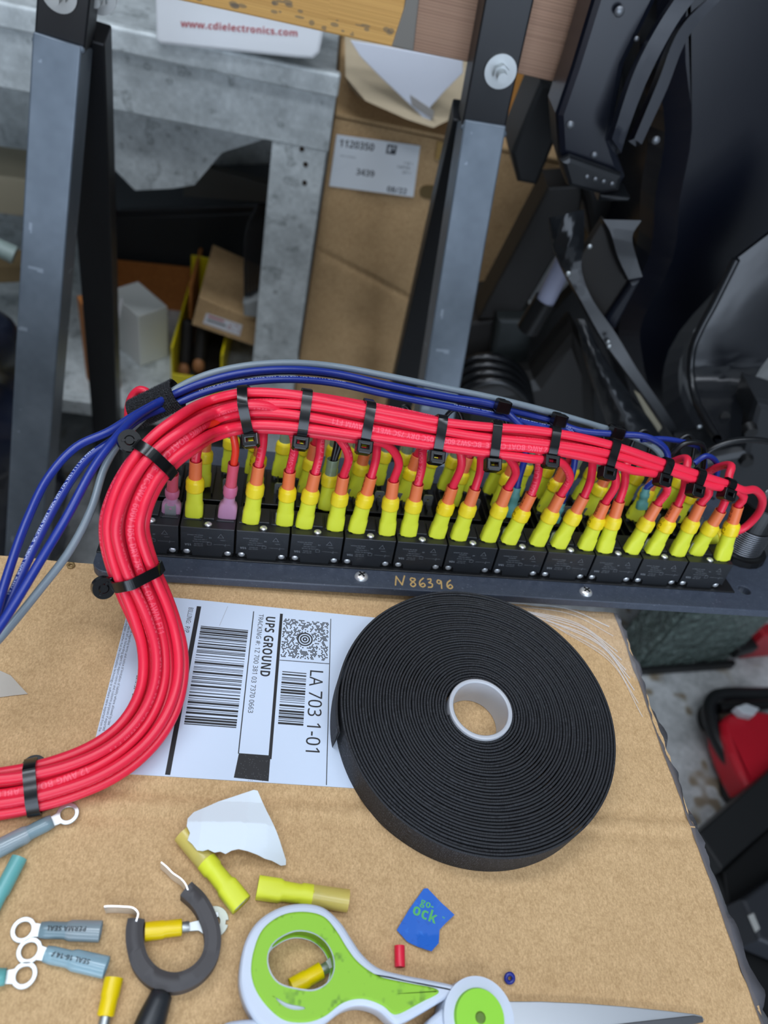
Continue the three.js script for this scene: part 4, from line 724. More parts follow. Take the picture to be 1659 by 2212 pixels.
{ // scissors
  const g = thing('scissors', 'white and lime green handled scissors lying open on the carton', 'scissors');
  const c4 = (p) => [480 + p[0] * 0.33755, 1700 + p[1] * 0.33755];
  const outer = smooth([[110, 1180], [148, 985], [228, 855], [370, 765], [520, 740], [650, 765], [760, 860], [830, 965], [900, 1065], [1000, 1150], [1150, 1195], [1330, 1230], [1500, 1272], [1520, 1300], [1390, 1380], [1170, 1505], [1110, 1520], [1000, 1430], [880, 1400], [780, 1425], [650, 1520], [520, 1580], [400, 1590], [260, 1545], [165, 1425], [118, 1300]].map(c4), 5);
  const inner = smooth([[262, 1100], [292, 1000], [370, 930], [480, 890], [600, 910], [690, 980], [738, 1080], [742, 1180], [700, 1270], [600, 1330], [480, 1325], [350, 1285], [285, 1205]].map(c4), 4);
  const green = smooth([[185, 1180], [203, 1040], [262, 905], [380, 818], [520, 795], [650, 825], [735, 920], [800, 1025], [870, 1115], [1000, 1205], [1200, 1252], [1375, 1290], [1390, 1312], [1280, 1375], [1120, 1455], [1090, 1450], [1030, 1400], [900, 1355], [780, 1378], [655, 1468], [545, 1505], [400, 1492], [285, 1400], [212, 1290]].map(c4), 5);
  const gi = smooth([[272, 1100], [300, 1006], [374, 940], [480, 900], [595, 920], [682, 988], [728, 1082], [732, 1178], [692, 1262], [598, 1320], [484, 1315], [358, 1277], [293, 1200]].map(c4), 4);
  const slot = smooth([[312, 1326], [345, 1330], [420, 1368], [545, 1402], [535, 1434], [450, 1442], [365, 1402]].map(c4), 4);
  const white = phys(0xc9d2e1, 0.38), lime = std(0x8fc62b, 0.55, { map: noiseTex(256, 256, (x, y) => { const s = Math.max(0, n1(x * 2, y * 2) + n2(x * 2, y * 2) * 0.6 - 1.0) * 170; return [clamp8(255 - s), clamp8(255 - s * 0.9), clamp8(255 - s * 0.8)]; }) });
  lime.map.repeat.set(12, 12);
  const h1 = part(g, 'handle', slabY(outer, 0.0145, 0.0125, 0.002, [inner, slot]), white, 'white handle shell');
  part(h1, 'grip_inlay', boxUV(slabY(green, 0.0153, 0.0132, 0.0009, [gi, slot])), lime, 'lime green soft grip with grey smudges');
  const o2 = smooth([[470, 2260], [480, 2214], [520, 2202], [575, 2204], [620, 2222], [660, 2262], [690, 2330], [760, 2350], [900, 2300], [1020, 2232], [1060, 2250], [1040, 2290], [900, 2370], [780, 2430], [690, 2480], [600, 2500], [510, 2460], [472, 2360]], 4), i2 = smooth([[500, 2300], [520, 2250], [570, 2236], [620, 2270], [645, 2340], [630, 2410], [580, 2440], [525, 2410]], 4);
  const h2 = part(g, 'handle', slabY(o2, 0.0125, 0.0115, 0.002, [i2]), white, 'white handle shell'); part(h2, 'grip_inlay', boxUV(slabY(smooth([[486, 2290], [505, 2240], [570, 2220], [632, 2262], [662, 2340], [645, 2425], [585, 2460], [515, 2425]], 4), 0.0133, 0.005, 0.0009, [i2])), lime);
  const disc = (r, y0, y1) => { const c = onY(1036, 2199, 0.016); return new THREE.CylinderGeometry(r - 0.0006, r, y1 - y0, 48).translate(c.x, (y0 + y1) / 2, c.z); };
  const piv = part(g, 'pivot_boss', disc(0.0155, 0.002, 0.0155), white); part(piv, 'pivot_cap', disc(0.0107, 0.0155, 0.0172), std(0x8fd42b, 0.45)); part(piv, 'pivot_screw', disc(0.0022, 0.0172, 0.0176), std(0x5c7a24, 0.5));
  part(g, 'arm', slabY([[930, 2200], [1010, 2132], [1050, 2136], [1075, 2170], [1060, 2230], [980, 2262], [900, 2240]], 0.0135, 0.010, 0.0015), white);
  part(g, 'blade', slabY([[1020, 2170], [1095, 2163], [1170, 2163], [1260, 2167], [1350, 2174], [1440, 2183], [1500, 2190], [1516, 2194], [1522, 2204], [1400, 2225], [1200, 2262], [1020, 2290]], 0.0062, 0.0016, 0.0003), std(0xcfd4da, 0.3, { metalness: 0.85 }));
  part(g, 'blade', slabY([[1020, 2200], [1120, 2222], [1300, 2216], [1420, 2202], [1500, 2193], [1518, 2197], [1520, 2208], [1400, 2232], [1200, 2268], [1020, 2300]], 0.0078, 0.0014, 0.0003), std(0x6a6c70, 0.35, { metalness: 0.8 }), 'dark edge of the second blade');
  ground(g);
}

// ---------------------------------------------------------------- sawhorse behind the panel
const bare = (c, r, o) => std(c, r, o);
const galv = noiseTex(512, 512, (x, y) => { const s = (n1(x, y) - 0.5) * 34 + (n2(x, y) - 0.5) * 20 + (n3(x, y) - 0.5) * 12, sp = vn5(x * 1.0, y) > 0.83 ? (n3(x, y) - 0.1) * -60 : 0; return [clamp8(200 + s + sp), clamp8(206 + s + sp), clamp8(206 + s + sp)]; });
M.galv = std(0xffffff, 0.42, { map: rep(galv, 3, 3), metalness: 0.12 });
const legTex = noiseTex(256, 256, (x, y) => { const s = (n1(x * 2, y * 2) - 0.5) * 14 + (n2(x * 2, y * 2) - 0.5) * 6 + (vn5(x * 2, y * 2) > 0.965 ? 34 : 0); return [clamp8(100 + s), clamp8(110 + s), clamp8(120 + s)]; });
M.leg = std(0xffffff, 0.36, { map: rep(legTex, 3, 3), metalness: 0.25 });      // grey near legs, welded on below the near-black brackets
M.nearBlack = std(0x101216, 0.42);  // near-black tone of the far legs and the brackets
function bar(a, b, w, d, face) {                                     // square bar from a to b, front face turned to +z
  const dir = b.clone().sub(a), len = dir.length(); dir.normalize(); const x = V(1, 0, 0).addScaledVector(dir, -dir.x).normalize(), z = x.clone().cross(dir).normalize();
  const g = boxUV(box(w, len, d, 0.002)); g.applyMatrix4(new THREE.Matrix4().makeBasis(x, dir, z)); const m = a.clone().add(b).multiplyScalar(0.5); return g.translate(m.x, m.y, m.z);
}
const down = (a, b, y) => a.clone().lerp(b, (y - a.y) / (b.y - a.y));
{
  const g = thing('sawhorse', 'steel legged sawhorse with bolted wooden crossbar standing behind the panel', 'sawhorse'), z0 = -0.70;
  const pair = (nearTop, nearMid, farTop, farMid, brTop) => {
    const a = onZ(...nearTop, z0), b = onZ(...nearMid, -0.605); part(g, 'leg', bar(down(a, b, FLOOR), a, 0.0375, 0.0375), M.leg);
    const c = onZ(...farTop, z0 - 0.03), e = onZ(...farMid, -0.845); part(g, 'leg', bar(down(c, e, FLOOR), c, 0.036, 0.03), M.nearBlack, 'near black steel leg');
    const t = onZ(...brTop, z0 - 0.004), u = a.clone(); u.z -= 0.004; part(g, 'bracket', bar(u, t, 0.0385, 0.036), M.nearBlack, 'near black bracket');
    const wd = []; for (let i = 0; i < 15; i++) wd.push(new THREE.SphereGeometry(0.0034 + rr(0, 0.0008), 10, 8).scale(1, 0.9, 0.7).translate(a.x - 0.0165 + i * 0.0024, a.y + rr(-0.0008, 0.0008), a.z + 0.016)); part(g, 'weld_bead', merge(wd), M.leg);
  };
  pair([138, 86], [88, 800], [186, 60], [228, 850], [162, -150]);
  pair([1040, 266], [948, 825], [1020, 240], [874, 825], [1118, -130]);
  const oak = canvas(1024, 256, (c, w, h) => {
    c.fillStyle = '#cf9f58'; c.fillRect(0, 0, w, h);
    for (let i = 0; i < 240; i++) { c.globalAlpha = 0.18; c.strokeStyle = i % 3 ? '#8f6127' : '#dcae68'; c.lineWidth = rr(0.6, 2.4); const y = rnd() * h; c.beginPath(); c.moveTo(0, y); c.bezierCurveTo(w * 0.3, y + rr(-6, 6), w * 0.6, y + rr(-6, 6), w, y + rr(-3, 3)); c.stroke(); }
    c.globalAlpha = 0.5; for (let i = 0; i < 60; i++) { c.fillStyle = '#5a534a'; c.beginPath(); c.ellipse(rnd() * w, h - rr(0, 60), rr(2, 14), rr(2, 7), 0, 0, 7); c.fill(); }
  });
  const brown = canvas(1024, 256, (c, w, h) => {
    c.fillStyle = '#9c7c66'; c.fillRect(0, 0, w, h); for (let i = 0; i < 70; i++) { c.globalAlpha = 0.3; c.strokeStyle = i % 2 ? '#573e2f' : '#a98468'; c.lineWidth = rr(1, 4); const y = i * h / 70; c.beginPath(); c.moveTo(0, y); c.bezierCurveTo(w * 0.3, y + rr(-4, 4), w * 0.6, y + rr(-5, 5), w, y + rr(-3, 3)); c.stroke(); }
  });
  const plank = (pts, mat, z, dep, nm, lab) => { const b = slabZ(pts, z, dep, 0.0015), bb = new THREE.Box3().setFromBufferAttribute(b.attributes.position), uv = b.attributes.uv, p = b.attributes.position; for (let i = 0; i < uv.count; i++) uv.setXY(i, (p.getX(i) - bb.min.x) / 0.3, (p.getY(i) - bb.min.y) / 0.08); return part(g, nm, b, mat, lab); };
  oak.wrapS = oak.wrapT = brown.wrapS = brown.wrapT = THREE.RepeatWrapping;
  plank([[-120, -130], [880, -150], [872, 108], [745, 80], [525, 31], [-120, -108]], std(0xffffff, 0.7, { map: oak }), -0.722, 0.04, 'board', 'yellow stained wooden board');
  plank([[875, -150], [1330, -150], [1280, 5], [1214, 182], [1035, 140], [868, 107]], std(0xffffff, 0.75, { map: brown }), -0.724, 0.036, 'board', 'brown stained wooden board');
  plank([[888, -60], [912, -60], [893, 112], [846, 101], [872, 20]], std(0x77736c, 0.8), -0.7205, 0.003, 'tape_patch', 'grey tape patch');
  const bolt = (px, py, z) => { const p = onZ(px, py, z), w = part(g, 'washer', new THREE.CylinderGeometry(0.0133, 0.0133, 0.0025, 32).rotateX(Math.PI / 2).translate(p.x, p.y, p.z), M.dullSteel); part(w, 'bolt', merge([new THREE.CylinderGeometry(0.0068, 0.0068, 0.006, 6).rotateX(Math.PI / 2).translate(p.x, p.y, p.z + 0.004), new THREE.CylinderGeometry(0.0042, 0.0042, 0.016, 16).rotateX(Math.PI / 2).translate(p.x, p.y, p.z + 0.009)]), M.dullSteel); };
  bolt(1081, 154, -0.6845); bolt(128, -14, -0.6845); bolt(215, -8, -0.72);
  ground(g);
}

// ---------------------------------------------------------------- galvanised shelving
const ZS = -0.95, shelfY = onZ(170, 868, ZS).y;
{
  const g = thing('steel_shelving', 'galvanised steel shelving unit with speckled apron and upright post', 'shelving');
  const lt = onZ(200, 46, ZS).y, lb = onZ(205, 105, ZS).y, ab = onZ(215, 231, ZS - 0.012).y, xr = onZ(740, 140, ZS).x, pr = onZ(690, 462, ZS - 0.012).x, pl = onZ(567, 540, ZS - 0.012).x, X0 = -1.1;
  const bx = (x0, x1, y0, y1, z0, z1, nm, mat, r = 0.002) => part(g, nm, boxUV(box(x1 - x0, y1 - y0, z0 - z1, r)).translate((x0 + x1) / 2, (y0 + y1) / 2, (z0 + z1) / 2), mat);
  bx(X0, xr, lb, lt, ZS, ZS - 0.014, 'deck_lip', M.galv, 0.004); bx(X0, xr - 0.004, lb, lb + 0.006, ZS - 0.01, ZS - 0.5, 'deck', M.galv);
  bx(X0, pr, ab, lb - 0.002, ZS - 0.012, ZS - 0.016, 'apron', M.galv, 0.0015); bx(pl, pr, FLOOR, lb - 0.001, ZS - 0.013, ZS - 0.017, 'post', M.galv, 0.0015); bx(pr - 0.004, pr, FLOOR, lb - 0.001, ZS - 0.013, ZS - 0.06, 'post_flange', M.galv, 0.0015);
  bx(X0, pr - 0.01, shelfY - 0.03, shelfY, ZS - 0.018, ZS - 0.5, 'lower_deck', M.galv); bx(X0, pl, shelfY - 0.03, shelfY, ZS - 0.002, ZS - 0.017, 'lower_lip', M.galv);
  bx(X0, pr, FLOOR, lb - 0.002, ZS - 0.49, ZS - 0.5, 'back_sheet', M.galv);
  part(g, 'gusset', boxUV(slabZ([[205, 222], [600, 292], [480, 330], [420, 400], [372, 408], [292, 412], [228, 348]], ZS - 0.06, 0.003, 0.0008)), M.galv);
  const hl = [[652, 322], [660, 355], [658, 395]]; for (const [x, y] of hl) { const p = onZ(x, y, ZS - 0.0125); part(g, 'bolt_hole', new THREE.CylinderGeometry(0.0032, 0.0032, 0.001, 12).rotateX(Math.PI / 2).translate(p.x, p.y, p.z), std(0x2a1d10, 0.8), 'rusty hole'); }
  ground(g);
}
const boxFrom = (c, a, b, y, h, r = 0.002) => { const C = onY(c[0], c[1], y), A = onY(a[0], a[1], y).sub(C), B = onY(b[0], b[1], y).sub(C); const lx = A.length(), lz = Math.abs(B.clone().addScaledVector(A.clone().normalize(), -B.dot(A) / lx).length()); const x = A.clone().normalize(), z = V(0, 1, 0).cross(x).multiplyScalar(-1); const g = boxUV(box(lx, h, lz, r)); g.translate(lx / 2, h / 2, -lz / 2); const zz = z.dot(B) < 0 ? z : z; g.applyMatrix4(new THREE.Matrix4().makeBasis(x, V(0, 1, 0), x.clone().cross(V(0, 1, 0)))); return g.translate(C.x, y, C.z); };
function printed(w, h, draw) { return std(0xffffff, 0.6, { map: canvas(w, h, draw) }); }
function decal(parent, name, pts, z, mat, label) {                   // printed sheet on a vertical face, corners in pixels: top left, top right, bottom right, bottom left
  const q = pts.map(p => onZ(p[0], p[1], z)), g = new THREE.BufferGeometry(), b = 0.0005;
  g.setAttribute('position', new THREE.Float32BufferAttribute([...q[3].toArray(), ...q[2].toArray(), ...q[1].toArray(), ...q[0].toArray()], 3)); g.setAttribute('uv', new THREE.Float32BufferAttribute([0, 0, 1, 0, 1, 1, 0, 1], 2)); g.setIndex([0, 1, 2, 0, 2, 3]); g.computeVertexNormals(); return part(parent, name, g, mat, label);
}
{ // white parts box with a web address
  const g = thing('parts_box', 'white cardboard parts box with red web address on the shelf', 'box'), z = ZS + 0.012;
  part(g, 'carton', slabZ([[330, -130], [728, -70], [690, 116], [676, 129], [640, 127], [345, 97], [337, 88]], z, 0.16, 0.004), std(0xeef0f2, 0.65));
  decal(g, 'printed_text', [[388, 36], [646, 58], [646, 88], [388, 66]], z + 0.0006, std(0xffffff, 0.6, { transparent: true, map: canvas(1024, 128, (c) => { c.clearRect(0, 0, 1024, 128); c.fillStyle = '#b3262b'; c.font = 'bold 88px sans-serif'; c.textBaseline = 'middle'; c.fillText('www.cdielectronics.com', 8, 60, 1008); }) }), 'red lettering'); ground(g);
}
{ // things on the lower shelf
  const y = shelfY + 0.0005;
  solo('shelf_carton', boxFrom([304, 793], [364, 770], [235, 740], y, 0.105), std(0xe2e5e0, 0.6), 'upright white carton between brown box and yellow tray', 'box').geometry;
  const b = thing('brown_box', 'narrow brown box behind the sawhorse leg beside the white carton', 'box'); part(b, 'carton', boxFrom([205, 850], [262, 838], [262, 800], y, 0.16), M.cardDark); part(b, 'tape_strip', slabZ([[252, 668], [262, 640], [266, 650], [258, 690]], -1.0, 0.002, 0.0004), std(0xdedede, 0.4)); ground(b);
  const o = thing('open_carton', 'open orange brown carton at the back of the shelf', 'box'); part(o, 'back_panel', boxUV(slabZ([[236, 562], [436, 583], [430, 720], [236, 700]], -1.24, 0.006, 0.001)), M.cardDark); part(o, 'side_panel', boxUV(moved(box(0.006, 0.2, 0.12, 0.001), onZ(240, 640, -1.24).x, shelfY + 0.1, -1.18)), M.cardDark); part(o, 'side_panel', boxUV(moved(box(0.006, 0.14, 0.12, 0.001), onZ(432, 640, -1.24).x, shelfY + 0.07, -1.18)), M.cardDark); ground(o);
  const t = thing('yellow_tray', 'yellow plastic tray with dark tools on the lower shelf', 'tray'), ym = std(0xd9c510, 0.45); const p0 = onY(372, 842, y), p1 = onY(478, 842, y), zb = p0.z - 0.2, w = p1.x - p0.x;
  const tb = (x, yy, z, a, c, d) => part(t, 'wall', moved(box(a, c, d, 0.0015), x, yy, z), ym);
  part(t, 'floor_panel', moved(box(w, 0.003, 0.2, 0.001), p0.x + w / 2, y + 0.0015, p0.z - 0.1), std(0x2c2a26, 0.7)); tb(p0.x + w / 2, y + 0.018, p0.z, w, 0.036, 0.004); tb(p0.x + w / 2, y + 0.07, zb, w, 0.14, 0.004); tb(p0.x, y + 0.045, p0.z - 0.1, 0.004, 0.09, 0.2); tb(p1.x, y + 0.045, p0.z - 0.1, 0.004, 0.09, 0.2); ground(t);
  for (const [x, yy, l, lab] of [[398, 800, 0.06, 'dark tool with longer tan end in the yellow tray by the white carton'], [430, 790, 0.07, 'dark tool with rounder tan end in the yellow tray by the tan carton']]) { const k = thing('brush', lab, 'tool', 'tools in the yellow tray'), q = onZ(x, yy, p0.z - 0.05); part(k, 'handle', new THREE.CapsuleGeometry(0.011, l, 6, 14).rotateX(-0.5).translate(q.x, q.y + 0.045, q.z - 0.02), std(0x1d1a19, 0.6)); part(k, 'tip', new THREE.SphereGeometry(0.0105, 16, 12).scale(1, 1.5, 1).translate(q.x, q.y + 0.004, q.z + 0.006), std(0xa36f45, 0.6)); ground(k); }
  const c = thing('tan_box', 'tan carton with small red and white sticker lying beside the post', 'box'); part(c, 'carton', boxUV(slabZ([[430, 641], [556, 694], [549, 748], [414, 702]], -1.03, 0.16, 0.002)), M.cardTan);
  decal(c, 'sticker', [[446, 676], [524, 702], [518, 726], [438, 698]], -1.0294, printed(256, 96, (x) => { x.fillStyle = '#e6e6ea'; x.fillRect(0, 0, 256, 96); x.fillStyle = '#c0474c'; x.fillRect(20, 14, 110, 16); x.fillStyle = '#3f4a4a'; x.fillRect(20, 48, 130, 14); x.fillStyle = '#a0474c'; for (let i = 0; i < 12; i++) x.fillRect(160 + rnd() * 80, 14 + rnd() * 64, 12, 5); }), 'white sticker'); ground(c);
  const k = thing('dark_bin', 'dark plastic bin at the back of the shelving', 'bin'); part(k, 'body', slabZ([[170, 470], [600, 455], [592, 590], [440, 582], [180, 560]], -1.26, 0.14, 0.006), std(0x24272a, 0.5)); part(k, 'rim', slabZ([[170, 455], [602, 440], [602, 458], [170, 474]], -1.25, 0.16, 0.003), std(0x14181e, 0.4)); ground(k);
  solo('fallen_panel', boxUV(slabZ([[400, 350], [600, 405], [600, 440], [395, 425]], -1.22, 0.02, 0.002)), std(0x4a4a46, 0.6), 'dull grey panel leaning at the back of the shelving', 'panel');
  const zt = thing('tie_packet', 'packet of long black cable ties hanging behind the post', 'cable ties'); for (let i = 0; i < 7; i++) { const x = 530 + i * 7; part(zt, 'tie', tube([[x + 28 - i * 3, 440], [x + 6, 490], [x, 560], [x, 640]].map(([a, b], j) => onZ(a, b, -1.0 - i * 0.004)), 0.0024, 24, 6), phys(0x17181a, 0.25)); } part(zt, 'wrapper', slabZ([[524, 655], [575, 640], [575, 690], [526, 684]], -0.995, 0.03, 0.004), phys(0xb9bdbd, 0.2, { transmission: 0.5 })); ground(zt);
}
{ // left edge: black sack, beige slab, small cap
  const sack = new THREE.SphereGeometry(1, 48, 36), p = sack.attributes.position, sn = vnoise(512, 24, 91); for (let i = 0; i < p.count; i++) { const v = V(p.getX(i), p.getY(i), p.getZ(i)), k = 1 + (sn((v.x + 2) * 90, (v.y + 2) * 90) - 0.5) * 0.35 + (sn((v.z + 2) * 200, (v.y + 2) * 200) - 0.5) * 0.15; p.setXYZ(i, v.x * 0.2 * k, v.y * 0.22 * k, v.z * 0.17 * k); } sack.computeVertexNormals();
  const c = onZ(-95, 770, -0.93); sack.translate(c.x - 0.02, FLOOR + 0.26, c.z + 0.17); const sk = solo('rubbish_sack', sack, phys(0x1c2130, 0.28), 'shiny black rubbish sack left of the sawhorse leg', 'sack');
  sk.position.y = FLOOR; sk.scale.y = 1.15;
  solo('beige_slab', boxUV(slabZ([[-60, 372], [72, 390], [70, 472], [-60, 455]], -1.15, 0.1, 0.004)), std(0xb9ad92, 0.7), 'beige box end beneath the left end of the shelving', 'box');
  const q = onZ(8, 540, -0.99); solo('spray_cap', new THREE.CylinderGeometry(0.012, 0.013, 0.03, 20).rotateZ(1.2).translate(q.x, q.y, q.z), std(0x9fb0aa, 0.4), 'pale round cap in the dark at the shelf side', 'cap');
  const w = onZ(30, 575, -1.1); solo('wood_offcut', boxUV(box(0.14, 0.03, 0.05, 0.003).rotateZ(0.25).translate(w.x, w.y, w.z)), std(0x8a7450, 0.8), 'dull brown wood offcut beneath the shelving', 'wood');
}
// ---------------------------------------------------------------- big carton, paper parcel and small carton on the right of the shelving
{
  const z = -1.0, g = thing('shipping_carton', 'tall tan shipping carton with white part number label behind the sawhorse', 'carton');
  const xl = onZ(690, 462, ZS - 0.012).x + 0.003, xr = onZ(1165, 420, z).x + 0.03, yt = onZ(850, 282, z).y, nx = 120, ny = 160, pos = [], uv = [], idx = [];
  const A = onZ(690, 540, z), B = onZ(800, 595, z), C = onZ(882, 640, z);
  const segD = (x, y, a, b) => { const dx = b.x - a.x, dy = b.y - a.y, t = Math.max(0, Math.min(1, ((x - a.x) * dx + (y - a.y) * dy) / (dx * dx + dy * dy))), ex = x - a.x - dx * t, ey = y - a.y - dy * t; return [Math.hypot(ex, ey), ey]; };
  for (let j = 0; j <= ny; j++) for (let i = 0; i <= nx; i++) { const x = lerp(xl, xr, i / nx), y = lerp(FLOOR, yt, j / ny); let d = 0; for (const [a, b] of [[A, B], [B, C]]) { const [q, s] = segD(x, y, a, b); d = Math.min(d, -0.0055 * Math.exp(-q / 0.006) + (s > 0 ? 0.003 * Math.exp(-q / 0.02) : 0)); } const edge = Math.min(1, Math.min(i, nx - i, j, ny - j) / 4); pos.push(x, y, z + (d + (n1(i * 3, j * 3) - 0.5) * 0.004) * edge); uv.push(x, y); }
  for (let j = 0; j < ny; j++) for (let i = 0; i < nx; i++) { const a = j * (nx + 1) + i, c = a + nx + 1; idx.push(a, a + 1, c, a + 1, c + 1, c); }
  const fp = new THREE.BufferGeometry(); fp.setAttribute('position', new THREE.Float32BufferAttribute(pos, 3)); fp.setAttribute('uv', new THREE.Float32BufferAttribute(uv, 2)); fp.setIndex(idx); fp.computeVertexNormals();
  part(g, 'front_panel', fp, M.cardFar);
  part(g, 'body', boxUV(moved(box(xr - xl, yt - FLOOR, 0.4, 0.003), (xl + xr) / 2, (yt + FLOOR) / 2, z - 0.204)), M.cardFar);
  part(g, 'top_flap', boxUV(moved(box(xr - xl, 0.005, 0.2, 0.001).rotateX(0.12), (xl + xr) / 2, yt + 0.016, z - 0.1)), M.cardFar);
  decal(g, 'address_label', [[727, 290], [908, 315], [893, 426], [711, 402]], z + 0.004, printed(768, 448, (c) => { c.fillStyle = '#e9eef2'; c.fillRect(0, 0, 768, 448); c.fillStyle = '#3d4046'; c.font = 'bold 84px sans-serif'; c.fillText('1120350', 34, 96, 380); c.fillRect(470, 24, 90, 78); c.fillStyle = '#e9eef2'; c.fillRect(488, 40, 22, 46); c.fillRect(526, 34, 14, 30); c.fillStyle = '#3d4046'; c.font = 'bold 76px sans-serif'; c.fillText('3439', 230, 316, 210); c.font = 'bold 70px sans-serif'; c.fillText('08/22', 520, 430, 220); c.font = '30px sans-serif'; c.fillText('1 OF 1', 640, 172); c.fillText('CARTON', 590, 210); c.fillText('QTY 1', 640, 252); c.font = '22px sans-serif'; c.globalAlpha = 0.6; c.fillText('PART NUMBER', 60, 180); c.globalAlpha = 0.3; c.strokeStyle = '#3d4046'; c.beginPath(); c.moveTo(30, 300); c.lineTo(170, 230); c.stroke(); }), 'white part number label');
  part(g, 'hand_hole', slabZ(smooth([[912, 404], [960, 410], [958, 430], [908, 424]], 4), z + 0.003, 0.004, 0.0005), std(0x6e5a36, 0.85)); part(g, 'tape', slabZ([[944, 306], [985, 312], [980, 350], [940, 344]], z + 0.0035, 0.001, 0.0002), phys(0xa9843c, 0.3)); ground(g);
  const b = thing('paper_parcel', 'crumpled white and brown paper parcel on top of the shipping carton', 'parcel');
  const P = (x, y, zz) => onZ(x, y, zz);
  part(b, 'wrapping', new ConvexGeometry([P(745, 60, -1.02), P(746, 165, -0.99), P(790, 218, -0.975), P(880, 258, -0.965), P(936, 276, -0.962), P(1010, 240, -0.99), P(1040, 160, -1.03), P(1050, 100, -1.1), P(760, 70, -1.12), P(930, 262, -1.1), P(760, 200, -1.1)]), std(0xc4b294, 0.75));
  part(b, 'white_panel', slabZ([[757, 88], [1000, 130], [1000, 158], [962, 196], [930, 232], [932, 272], [880, 222], [820, 165], [778, 122]], -0.968, 0.004, 0.001), std(0xe6eaf4, 0.5)); part(b, 'printed_text', slabZ([[886, 205], [938, 240], [935, 258], [890, 228]], -0.9665, 0.001, 0.0002), std(0xa39e98, 0.7)); ground(b);
  const s = thing('small_carton', 'small orange brown carton with white strip label above the shipping carton', 'box'); part(s, 'carton', boxUV(slabZ([[1085, 140], [1180, 160], [1165, 310], [1072, 290]], -1.06, 0.14, 0.002)), std(0xd99a4c, 0.75)); decal(s, 'label', [[1140, 166], [1164, 170], [1146, 240], [1126, 232]], -1.0594, M.paper, 'white strip label'); ground(s);
}
// ---------------------------------------------------------------- dark boat engine parts on the right
M.boltGrey = std(0x6f7276, 0.4, { metalness: 0.6 }); M.navy = phys(0x070a14, 0.24); M.navy2 = phys(0x0b0f1a, 0.3); M.blk = phys(0x0d0d0e, 0.35); M.blkMatte = std(0x111213, 0.5); M.greyFin = phys(0x141619, 0.3); M.brownBlk = std(0x17130f, 0.55);
function bent(rows, thick) {                                          // sheet through rows of pixel pairs, each at its own depth
  const pos = [], idx = [], n = rows.length, m = 10; const up = (r, t) => onZ(lerp(r[0], r[2], t), lerp(r[1], r[3], t), r[4] + (r[5] ?? 0) * Math.sin(t * Math.PI));
  for (const s of [0, 1]) for (let i = 0; i < n; i++) for (let j = 0; j <= m; j++) { const p = up(rows[i], j / m); pos.push(p.x, p.y - s * thick * 0.6, p.z - s * thick); }
  const k = n * (m + 1); for (let i = 0; i < n - 1; i++) for (let j = 0; j < m; j++) { const a = i * (m + 1) + j, b = a + m + 1; idx.push(a, b, a + 1, a + 1, b, b + 1, k + a, k + a + 1, k + b, k + a + 1, k + b + 1, k + b); }
  for (let i = 0; i < n - 1; i++) for (const j of [0, m]) { const a = i * (m + 1) + j, b = a + m + 1; j ? idx.push(a, b, k + a, b, k + b, k + a) : idx.push(a, k + a, b, b, k + a, k + b); }
  const g = new THREE.BufferGeometry(); g.setAttribute('position', new THREE.Float32BufferAttribute(pos, 3)); g.setIndex(idx); return toCreasedNormals(g, 0.8);
}
const refine = (rows, n = 5) => { const out = []; const c = [0, 1, 2, 3, 4, 5].map(k => rows.map(r => r[k] ?? 0)); const cr = new THREE.CatmullRomCurve3(rows.map(r => V(r[0], r[1], r[4] * 1000))), cr2 = new THREE.CatmullRomCurve3(rows.map(r => V(r[2], r[3], (r[5] ?? 0) * 1000))); const T = rows.length * n; for (let i = 0; i <= T; i++) { const a = cr.getPoint(i / T), b = cr2.getPoint(i / T); out.push([a.x, a.y, b.x, b.y, a.z / 1000, b.z / 1000]); } return out; };
